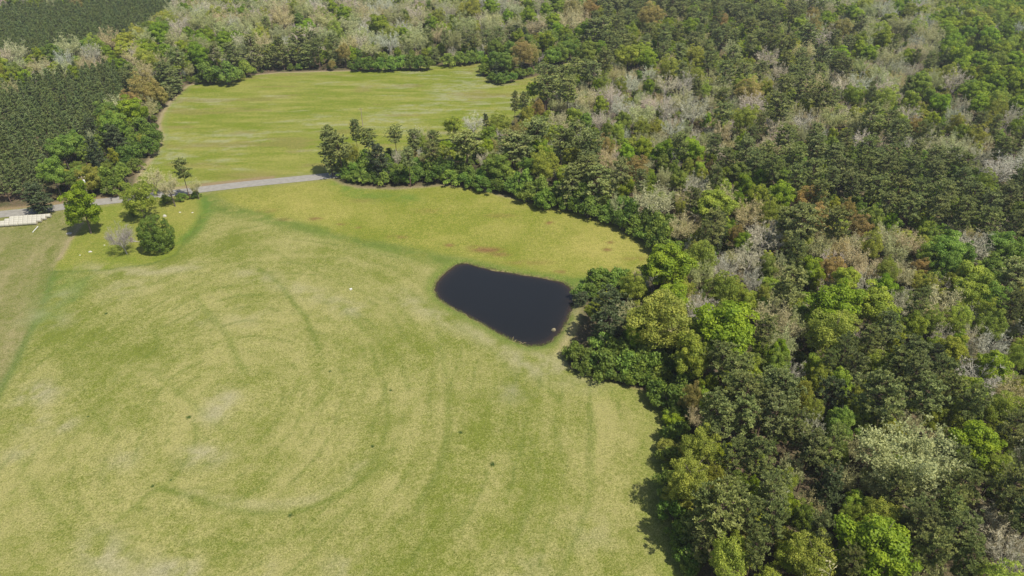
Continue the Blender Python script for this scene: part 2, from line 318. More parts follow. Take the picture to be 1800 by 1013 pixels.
def ground_obj(name, V, Fq, g, s, d):
    me = mk_mesh(name, V, Fq, None, [M_GROUND], None, True)
    for nm, arr in (("green", g), ("straw", s)):
        a = me.attributes.new(nm, 'FLOAT_COLOR', 'POINT'); a.data.foreach_set("color", np.c_[arr, np.ones(len(arr))].astype(np.float32).ravel())
    a = me.attributes.new("dry", 'FLOAT', 'POINT'); a.data.foreach_set("value", d.astype(np.float32))
    o = bpy.data.objects.new(name, me); COL.objects.link(o); return tag(o, kind="structure")
gi = np.arange(nx*ny).reshape(ny, nx)
quad = np.stack([gi[:-1, :-1], gi[:-1, 1:], gi[1:, 1:], gi[1:, :-1]], -1).reshape(-1, 4)
dc = {k: v[quad].mean(1) for k, v in (("o", d_open), ("f", d_far), ("l", d_lawn), ("m", d_mid), ("s", d_strip))}
zid = np.zeros(len(quad), int); zid[dc["o"] < 0] = 1; zid[(dc["o"] < 0) & (dc["s"] < 0)] = 5; zid[(dc["o"] < 0) & (dc["m"] < 0)] = 2; zid[dc["l"] < 0] = 3; zid[dc["f"] < 0] = 4
GV = np.c_[gx, gy, gz]
for k, nm in enumerate(("ground", "hay_field", "pasture_field", "lawn", "meadow_field", "verge_field")):
    q = quad[zid == k]; ids, inv = np.unique(q, return_inverse=True)
    ground_obj(nm, GV[ids], inv.reshape(-1, 4), G[ids], SC[ids], DRY[ids])
B = 6000.0
bx = [-B, -700, GX0, GX1, 700, B]; by = [-B, -300, GY0, GY1, 900, B]; V = []; Fq = []
for i in range(5):
    for j in range(5):
        if i == 2 and j == 2: continue
        n0 = len(V); V += [(bx[i], by[j], 0), (bx[i+1], by[j], 0), (bx[i+1], by[j+1], 0), (bx[i], by[j+1], 0)]; Fq.append((n0, n0+1, n0+2, n0+3))
V = np.array(V, float); lo = V[:, 0] < -0
gg = np.tile((.07, .085, .028), (len(V), 1)); ss = np.tile((.15, .105, .065), (len(V), 1)); dd = np.full(len(V), .55)
wf = (V[:, 0] <= GX0+1) & (V[:, 1] <= GY1-1)         # land left of the frame: more of the hay field
ground_obj("woodland_ground", V, np.array(Fq), gg, ss, dd)

# ------------------------------------------------------------------ road and pond
def strip_mesh(C, half, z, step=2.0):
    P = []
    for i in range(len(C)-1):
        n = max(1, int(np.linalg.norm(C[i+1]-C[i])/step)); P += [C[i] + (C[i+1]-C[i])*k/n for k in range(n)]
    P.append(C[-1]); P = np.array(P)
    for _ in range(6): P[1:-1] = (P[:-2]+2*P[1:-1]+P[2:])/4
    T = np.gradient(P, axis=0); T /= np.linalg.norm(T, axis=1)[:, None]; Nn = np.c_[-T[:, 1], T[:, 0]]
    V = []; K = 5
    for i in range(len(P)):
        for k in range(K):
            s = -1+2*k/(K-1); q = P[i]+Nn[i]*half*s; V.append((q[0], q[1], z - .05*s*s))
    Fq = [(i*K+k, i*K+k+1, (i+1)*K+k+1, (i+1)*K+k) for i in range(len(P)-1) for k in range(K-1)]
    return np.array(V), np.array(Fq)
def road_mat():
    m, t, o = new_mat("worn_asphalt"); L = t.links.new; tc = N(t, "ShaderNodeTexCoord"); p = N(t, "ShaderNodeBsdfPrincipled"); p.inputs["Roughness"].default_value = .85
    n = N(t, "ShaderNodeTexNoise"); n.inputs["Scale"].default_value = .8; n.inputs["Detail"].default_value = 6; L(tc.outputs["Object"], n.inputs["Vector"])
    r = N(t, "ShaderNodeValToRGB"); r.color_ramp.elements[0].position = .3; r.color_ramp.elements[0].color = (.185, .172, .142, 1); r.color_ramp.elements[1].position = .75; r.color_ramp.elements[1].color = (.255, .240, .205, 1)
    L(n.outputs[0], r.inputs[0]); L(r.outputs[0], p.inputs["Base Color"]); L(p.outputs[0], o.inputs[0]); return m
V, Fq = strip_mesh(ROAD_C, ROAD_HALF, .12)
o = bpy.data.objects.new("road", mk_mesh("road", V, Fq, None, [road_mat()], None, True)); COL.objects.link(o); tag(o, kind="structure")
def water_mat():
    m, t, o = new_mat("pond_water"); L = t.links.new; tc = N(t, "ShaderNodeTexCoord"); p = N(t, "ShaderNodeBsdfPrincipled")
    p.inputs["Roughness"].default_value = .08; p.inputs["IOR"].default_value = 1.33; p.inputs["Specular IOR Level"].default_value = .5
    a = N(t, "ShaderNodeAttribute", attribute_name="shore"); mx = N(t, "ShaderNodeMix", data_type='RGBA')
    mx.inputs[6].default_value = (.010, .0108, .0112, 1); mx.inputs[7].default_value = (.060, .037, .020, 1); L(a.outputs["Fac"], mx.inputs[0]); L(mx.outputs[2], p.inputs["Base Color"])
    n = N(t, "ShaderNodeTexNoise"); n.inputs["Scale"].default_value = 2.2; n.inputs["Detail"].default_value = 3; L(tc.outputs["Object"], n.inputs["Vector"])
    b = N(t, "ShaderNodeBump"); b.inputs["Strength"].default_value = .12; b.inputs["Distance"].default_value = .05; L(n.outputs[0], b.inputs["Height"]); L(b.outputs[0], p.inputs["Normal"]); L(p.outputs[0], o.inputs[0]); return m
cx_, cy_ = POND.mean(0); rings = []
PP = np.concatenate([POND[i] + (POND[(i+1) % len(POND)]-POND[i])*np.linspace(0, 1, 6)[:-1, None] for i in range(len(POND))])
for _ in range(2): PP = (np.roll(PP, 1, 0)+2*PP+np.roll(PP, -1, 0))/4
NP = len(PP); fr = [1.05, .985, .95, .9, .8, .6, .35, .001]
V = np.concatenate([np.c_[cx_+(PP[:, 0]-cx_)*f, cy_+(PP[:, 1]-cy_)*f, np.full(NP, WATER_Z)] for f in fr])
Fq = np.array([(r*NP+k, r*NP+(k+1) % NP, (r+1)*NP+(k+1) % NP, (r+1)*NP+k) for r in range(len(fr)-1) for k in range(NP)])[:, ::-1]
me = mk_mesh("pond", V, Fq, None, [water_mat()], None, True)
a = me.attributes.new("shore", 'FLOAT', 'POINT'); a.data.foreach_set("value", np.repeat([.9, .5, .2, .06, .01, 0, 0, 0], NP).astype(np.float32))
o = bpy.data.objects.new("pond_water", me); COL.objects.link(o); tag(o, kind="structure")

# ------------------------------------------------------------------ plant shapes (metres), each crown spread through its volume
def unit(v): return v/(np.linalg.norm(v, axis=-1, keepdims=True)+1e-9)
def cards(rng, P, Nn, a, b, long_dir=None):
    """rhombic leaf sprays at P facing Nn, half lengths a, b"""
    n = len(P); r = rng.normal(size=(n, 3)) if long_dir is None else long_dir
    u = unit(r - (r*Nn).sum(1, keepdims=True)*Nn); v = np.cross(Nn, u); a = np.asarray(a)[:, None]; b = np.asarray(b)[:, None]
    bend = Nn*a*.18
    return np.stack([P-u*a-bend, P+v*b, P+u*a-bend, P-v*b], 1)
def strips(rng, A, Bv, wd, face=None):
    d = Bv-A; s = unit(np.cross(d, rng.normal(size=A.shape) if face is None else face))*np.asarray(wd)[:, None]*.5
    return np.stack([A-s, A+s, Bv+s*.45, Bv-s*.45], 1)
def sphere(rng, n, zmin=-1.0):
    z = rng.uniform(zmin, 1, n); t = rng.uniform(0, 2*np.pi, n); r = np.sqrt(1-z*z); return np.c_[r*np.cos(t), r*np.sin(t), z]
def trunk(mb, rng, H, z_in, r0, limbs, R, n=7):
    k = 6; sw = rng.normal(size=(k, 2)).cumsum(0)*.12; P = np.c_[sw-sw[0], np.linspace(-.3, z_in, k)]
    mb.tube(P, r0*np.linspace(1.15, .45, k), n, False)
    for d in sphere(rng, limbs, .1):
        s = P[rng.randint(2, k)]; L = R*rng.uniform(.5, .85); e = s + np.array([d[0]*L, d[1]*L, abs(d[2])*L*.9+L*.45]); mid = (s+e)/2 + np.array([0, 0, -.08*L])
        mb.tube([s, mid, e], [r0*.45, r0*.3, r0*.1], 5, False)
def leafy(seed, H, R, z0, nl, lr, nc, size, flat=.45, top=.0, even=False):
    rng = np.random.RandomState(seed); cr = MB(); tr = MB(); zc, rz = (H+z0)/2, (H-z0)/2
    d = sphere(rng, nl, -.75); wob_ = 1 + .16*np.sin(3*np.arctan2(d[:, 1], d[:, 0])+seed) + rng.normal(size=nl)*.09
    rad = rng.uniform(.55, .86, nl)*wob_ if not even else rng.uniform(.80, .90, nl); C = np.c_[d[:, 0]*R*rad, d[:, 1]*R*rad, zc + d[:, 2]*rz*rad*(1+top*d[:, 2])]
    lobe_r = lr*R*rng.uniform(.65, 1.3, nl); tone = rng.uniform(.25, .75, nl)
    for c, r, tn, dd in zip(C, lobe_r, tone, d):
        k = max(8, int(nc/nl*(r/(lr*R))**2)); q = unit(sphere(rng, k) + dd*.45 + np.array([0, 0, .3]))
        P = c + q*r*rng.uniform(.6, 1.08, k)[:, None]*np.array([1, 1, .8]); nn = unit(q + rng.normal(size=(k, 3))*flat)
        s = size*rng.uniform(.65, 1.3, k); cr.quads(cards(rng, P, nn, s, s*.66), np.clip(tn + rng.normal(size=k)*.16, 0, 1))
    k = nc//6; q = sphere(rng, k, -.9)*rng.uniform(.1, .7, k)[:, None]; P = np.c_[q[:, 0]*R, q[:, 1]*R, zc+q[:, 2]*rz]
    s = size*1.2*np.ones(k); cr.quads(cards(rng, P, unit(rng.normal(size=(k, 3))), s, s*.7), rng.uniform(.2, .6, k))
    trunk(tr, rng, H, zc+rz*.35, .04*R+.05, 7, R); return cr, tr
def pine(seed, H, R, z0, nb, nt_, nn_, nl=.55, wid=.075, cone=.0, droop=.15):
    rng = np.random.RandomState(seed); cr = MB(); tr = MB()
    lean = rng.normal(size=2)*.35; ax = lambda z: np.array([lean[0]*z/H, lean[1]*z/H, z])
    zs = np.linspace(0, 1, 7)*H*.97; zs[0] = -.3
    tr.tube([ax(z) for z in zs], (.022*H*.5+.02)*np.linspace(1.1, .2, 7), 6, False)
    A, Bv, W, TN, FC = [], [], [], [], []; side = rng.uniform(0, 6.28)
    for i in range(nb):
        f = (i+rng.uniform(.0, 1))/nb; z = z0 + (H*.99-z0)*f; prof = (1-f)**.55 if cone else (max(.3, math.sqrt(max(0., 1-((f-.42)/.64)**2))) if f > .42 else (.6+.4*f/.42))
        az = i*2.4+rng.uniform(-.5, .5); L = R*prof*rng.uniform(.6, 1.12)*(1+.16*math.cos(2*(az-side))); up = rng.uniform(-.1, .45) + .9*f**3
        dv = np.array([math.cos(az), math.sin(az), up]); dv /= np.linalg.norm(dv); s = ax(z); e = s+dv*L; e[2] -= droop*L*(1-f)
        if L > .8: tr.tube([s, (s+e)/2+np.array([0, 0, .06*L]), e], [.035+.012*L, .03+.006*L, .012], 4, False)
        tone = rng.uniform(.2, .8)
        m = max(2, int(nt_*(.4+.6*L/R)))
        for j in range(m):
            t = .42+.6*(j+rng.uniform(0, 1))/m; c = s+(e-s)*t + np.array([0, 0, .06*L]) + rng.normal(size=3)*(.10*L+.05)*np.array([1, 1, .45])
            q = unit(sphere(rng, nn_, -.35) + dv*.5 + np.array([0, 0, .35])); ln = nl*rng.uniform(.6, 1.2, nn_)
            fo = np.array([dv[0], dv[1], .75]); FC.append(fo[None]+rng.normal(size=(nn_, 3))*.45); A.append(np.repeat(c[None], nn_, 0)+q*.06); Bv.append(c+q*ln[:, None]); W.append(wid*rng.uniform(.8, 1.5, nn_)); TN.append(np.clip(tone+rng.normal(size=nn_)*.18, 0, 1))
    A, Bv, W, TN = map(np.concatenate, (A, Bv, W, TN)); Q = strips(rng, A, Bv, W*2.2, np.concatenate(FC)); cr.quads(Q[:, [0, 1, 2, 3]], TN); return cr, tr
def bare(seed, H, R, z0, nb, ntw, nsub, wid=.045, leaves=0, lsize=.16, fork=.3, rk=.04):
    rng = np.random.RandomState(seed); cr = MB(); tr = MB(); zc, rz = (H+z0)/2, (H-z0)/2
    r0 = rk*R+.07; zf = H*fork; P0 = np.array([rng.normal()*.2, rng.normal()*.2, zf]); tr.tube([(0, 0, -.3), P0*[.5, .5, .5], P0], [r0*1.25, r0*.95, r0*.8], 8, False)
    K = 7; azs = np.arange(K)*2*np.pi/K + rng.uniform(-.3, .3, K); A, Bv, W, TN = [], [], [], []; tips = []
    for k in range(K):
        up = rng.uniform(.5, 1.1) if k else 3.0; lim = P0 + unit(np.array([math.cos(azs[k]), math.sin(azs[k]), up*1.3]))*np.array([R*.62, R*.62, rz*.8]); s = P0*np.array([1, 1, rng.uniform(.75, 1.0)])
        tr.tube([s, (s+lim)/2+rng.normal(size=3)*.15, lim], [r0*.6, r0*.42, r0*.22], 6, False)
        for b in range(nb):
            t = rng.uniform(.35, 1.0); a = s+(lim-s)*t; dd = unit(np.array([math.cos(azs[k])*.8, math.sin(azs[k])*.8, .55]) + rng.normal(size=3)*.55)
            e = np.array([0, 0, zc]) + unit((a-np.array([0, 0, zc]))/np.array([R, R, rz])*.6 + dd*.7)*np.array([R, R, rz])*rng.uniform(.72, 1.03); mid = (a+e)/2+rng.normal(size=3)*.12
            cr.tube([a, mid, e], [r0*.16, r0*.11, .018], 3, False, rng.uniform(.2, .6))
            tt = rng.uniform(.25, 1.0, ntw); a2 = a+(e-a)*tt[:, None]; L2 = R*rng.uniform(.12, .30, ntw)*(1.15-tt*.5); d2 = unit(unit(e-a)*.8 + rng.normal(size=(ntw, 3))*.65 + np.array([0, 0, .35])); e2 = a2+d2*L2[:, None]
            A.append(a2); Bv.append(e2); W.append(np.full(ntw, wid*1.5)); TN.append(rng.uniform(.3, .7, ntw))
            a3 = np.repeat(a2, nsub, 0)+np.repeat(e2-a2, nsub, 0)*rng.uniform(.3, 1.0, ntw*nsub)[:, None]; d3 = unit(np.repeat(d2, nsub, 0)+rng.normal(size=a3.shape)*.75); e3 = a3+d3*(R*rng.uniform(.07, .18, len(a3)))[:, None]
            A.append(a3); Bv.append(e3); W.append(np.full(len(a3), wid)); TN.append(rng.uniform(.35, 1.0, len(a3))); tips.append(e3)
    A, Bv, W, TN = map(np.concatenate, (A, Bv, W, TN)); cr.quads(strips(rng, A, Bv, W), TN)
    lv = None
    if leaves:
        T = np.concatenate(tips); T = T[rng.choice(len(T), leaves, True)] + rng.normal(size=(leaves, 3))*.14; s = lsize*rng.uniform(.6, 1.4, leaves)
        lv = MB(); lv.quads(cards(rng, T, unit(rng.normal(size=T.shape)+np.array([0, 0, .5])), s, s*.6), rng.uniform(.2, 1, leaves))
    return cr, tr, lv
def bush(seed, H, R, nl, nc, size):
    rng = np.random.RandomState(seed); cr = MB(); tr = MB(); d = sphere(rng, nl, .0); rad = rng.uniform(.25, .82, nl)
    C = np.c_[d[:, 0]*R*rad, d[:, 1]*R*rad, (.28*H) + d[:, 2]*H*.60*rng.uniform(.6, 1.1, nl)]; tone = rng.uniform(.2, .8, nl)
    for c, tn in zip(C, tone):
        k = nc//nl; r = R*rng.uniform(.14, .34); q = unit(sphere(rng, k, -.5)+np.array([0, 0, .2])); P = c+q*r*rng.uniform(.5, 1.1, k)[:, None]; P[:, 2] = np.maximum(P[:, 2], .05)
        s = size*rng.uniform(.6, 1.35, k); cr.quads(cards(rng, P, unit(q+rng.normal(size=(k, 3))*.55), s, s*.62), np.clip(tn+rng.normal(size=k)*.17, 0, 1))
    for k in range(6): a = rng.uniform(0, 6.28); tr.tube([(0, 0, -.2), (math.cos(a)*R*.25, math.sin(a)*R*.25, H*.35), (math.cos(a)*R*.5, math.sin(a)*R*.5, H*.7)], [.09, .06, .03], 5, False)
    return cr, tr

PROTO = {}          # species -> list of (crown mesh, trunk mesh, whole mesh, H, R)
def add_proto(sp, cr, tr, mc, mt, H, R, lv=None):
    V1, F1, A1 = cr.arrays(); mats = [mc, mt]; mi = [np.zeros(len(F1))]
    if lv is not None:
        V3, F3, A3 = lv.arrays(); F1 = np.concatenate([F1, F3+len(V1)]); V1 = np.concatenate([V1, V3]); A1 = np.concatenate([A1, A3]); mats = [mc, mt, M_LEAF]; mi = [np.r_[np.zeros(len(F1)-len(F3)), np.full(len(F3), 2)]]
    V2, F2, A2 = tr.arrays(); i = len(PROTO.setdefault(sp, []))
    crown = mk_mesh("crown", V1, F1, A1, mats, mi[0]); tk = mk_mesh("trunk", V2, F2, A2, [mt], None, True)
    whole = mk_mesh("tree", np.concatenate([V1, V2]), np.concatenate([F1, F2+len(V1)]), np.concatenate([A1, A2]), mats, np.concatenate([mi[0], np.ones(len(F2))]))
    PROTO[sp].append((crown, tk, whole, H, R))
for s in range(5): add_proto("pine", *pine(100+s, 17+s*.3, 4.2, 8.6+.45*s, 56, 8, 25, .6, .085), M_NEEDLE, M_PBARK, 17+s*.3, 4.2)
for s in range(3): add_proto("pine", *pine(120+s, 17, 4.2, 1.6, 92, 7, 22, .6, .085), M_NEEDLE, M_PBARK, 17, 4.2)
for s in range(4): add_proto("young", *pine(140+s, 11.5, 2.3, 2.5, 48, 5, 14, .55, .085, 1.0, .05), M_NEEDLE, M_PBARK, 11.5, 2.2)
for s in range(5): add_proto("leafy", *leafy(200+s, 16, 4.8, 3.5+.4*s, 70, .235, 9500, .215), M_LEAF, M_BARK, 16, 4.8)
for s in range(4): add_proto("soft", *leafy(230+s, 15.5, 4.8, 4.0, 105, .185, 9000, .16, .7, .1), M_LEAF, M_BARK, 15.5, 4.8)
for s in range(3): c, t_, l = bare(260+s, 16, 4.8, 4.5, 7, 9, 4, .035, 8500, .155); add_proto("silver", c, t_, M_TWIG, M_BARK, 16, 4.8, l)
for s in range(5): c, t_, l = bare(280+s, 16, 4.6, 4.0, 8, 10, 5, .05); add_proto("bare", c, t_, M_TWIG, M_GBARK, 16, 4.6)
for s in range(4): c, t_, l = bare(300+s, 15.5, 4.6, 4.0, 8, 9, 4, .045, 1900, .17); add_proto("bud", c, t_, M_TWIG, M_BARK, 15.5, 4.6, l)
for s in range(4): add_proto("bush", *bush(330+s, 3.6, 2.5, 30, 3300, .17), M_LEAF, M_BARK, 3.6, 2.5)
add_proto("lawn_oak", *leafy(411, 16, 5.6, 1.2, 80, .22, 8500, .27), M_LEAF, M_BARK, 16, 5.6)
for s in range(3): add_proto("full", *leafy(420+s, 13, 5.0, .8, 85, .22, 9000, .22), M_LEAF, M_BARK, 13, 5.0)
add_proto("lawn_olive", *leafy(412, 14.5, 5.8, .6, 120, .17, 8000, .2, .6, -.1), M_LEAF, M_BARK, 14.5, 5.8)
c, t_, l = bare(413, 11, 4.6, 2.6, 11, 11, 6, .030, 0, .1, .2, .018); add_proto("lawn_bare", c, t_, M_TWIG, M_GBARK, 11, 5.0)
for s in range(2): add_proto("holly", *leafy(350+s, 10.5, 5.3, -1.4, 190, .15, 11000, .19, .5, 0, True), M_LEAF, M_BARK, 10.5, 5.3)

# type: (species, tint, name, category, words, crown-centre fraction, mean fill radius)
TYPES = {
 'P': ("pine", (.285, .322, .104), "pine_tree", "pine tree", "dark green pine", .74, 3.9),
 'C': ("pine", (.120, .155, .066), "pine_tree", "pine tree", "blackish green evergreen", .66, 3.0),
 'H': ("young", (.195, .245, .080), "plantation_pine", "pine tree", "young pine", .62, 1.7),
 'G': ("leafy", (.265, .360, .024), "leafy_tree", "tree", "bright green leafy tree", .62, 3.9),
 'D': ("leafy", (.225, .310, .048), "leafy_tree", "tree", "deep green leafy tree", .58, 3.6),
 'L': ("leafy", (.340, .400, .046), "leafy_tree", "tree", "lime green leafy tree", .62, 3.7),
 'Y': ("soft", (.345, .385, .058), "leafy_tree", "tree", "olive yellow leafy tree", .62, 4.0),
 'O': ("soft", (.370, .305, .095), "budding_tree", "tree", "amber budding tree", .62, 3.8),
 'T': ("bud", (.440, .420, .205), "budding_tree", "tree", "tan budding tree", .62, 4.6),
 'W': ("silver", (.415, .440, .200), "silvery_tree", "tree", "pale silvery tree", .62, 4.2),
 'B': ("bare", (.430, .408, .285), "bare_tree", "bare tree", "bare grey tree", .60, 4.6),
 'S': ("bush", (.195, .280, .044), "shrub", "shrub", "low green shrub", .5, 2.4),
 '1': ("lawn_oak", (.225, .315, .018), "leafy_tree", "tree", "bright green leafy tree", .5, 5.0),
 '2': ("lawn_olive", (.310, .360, .042), "leafy_tree", "tree", "olive yellow leafy tree", .5, 5.0),
 '3': ("lawn_bare", (.25, .225, .18), "bare_tree", "bare tree", "bare grey tree", .5, 5.0),
 'R': ("holly", (.165, .235, .038), "leafy_tree", "tree", "dense round evergreen", .5, 5.0)}

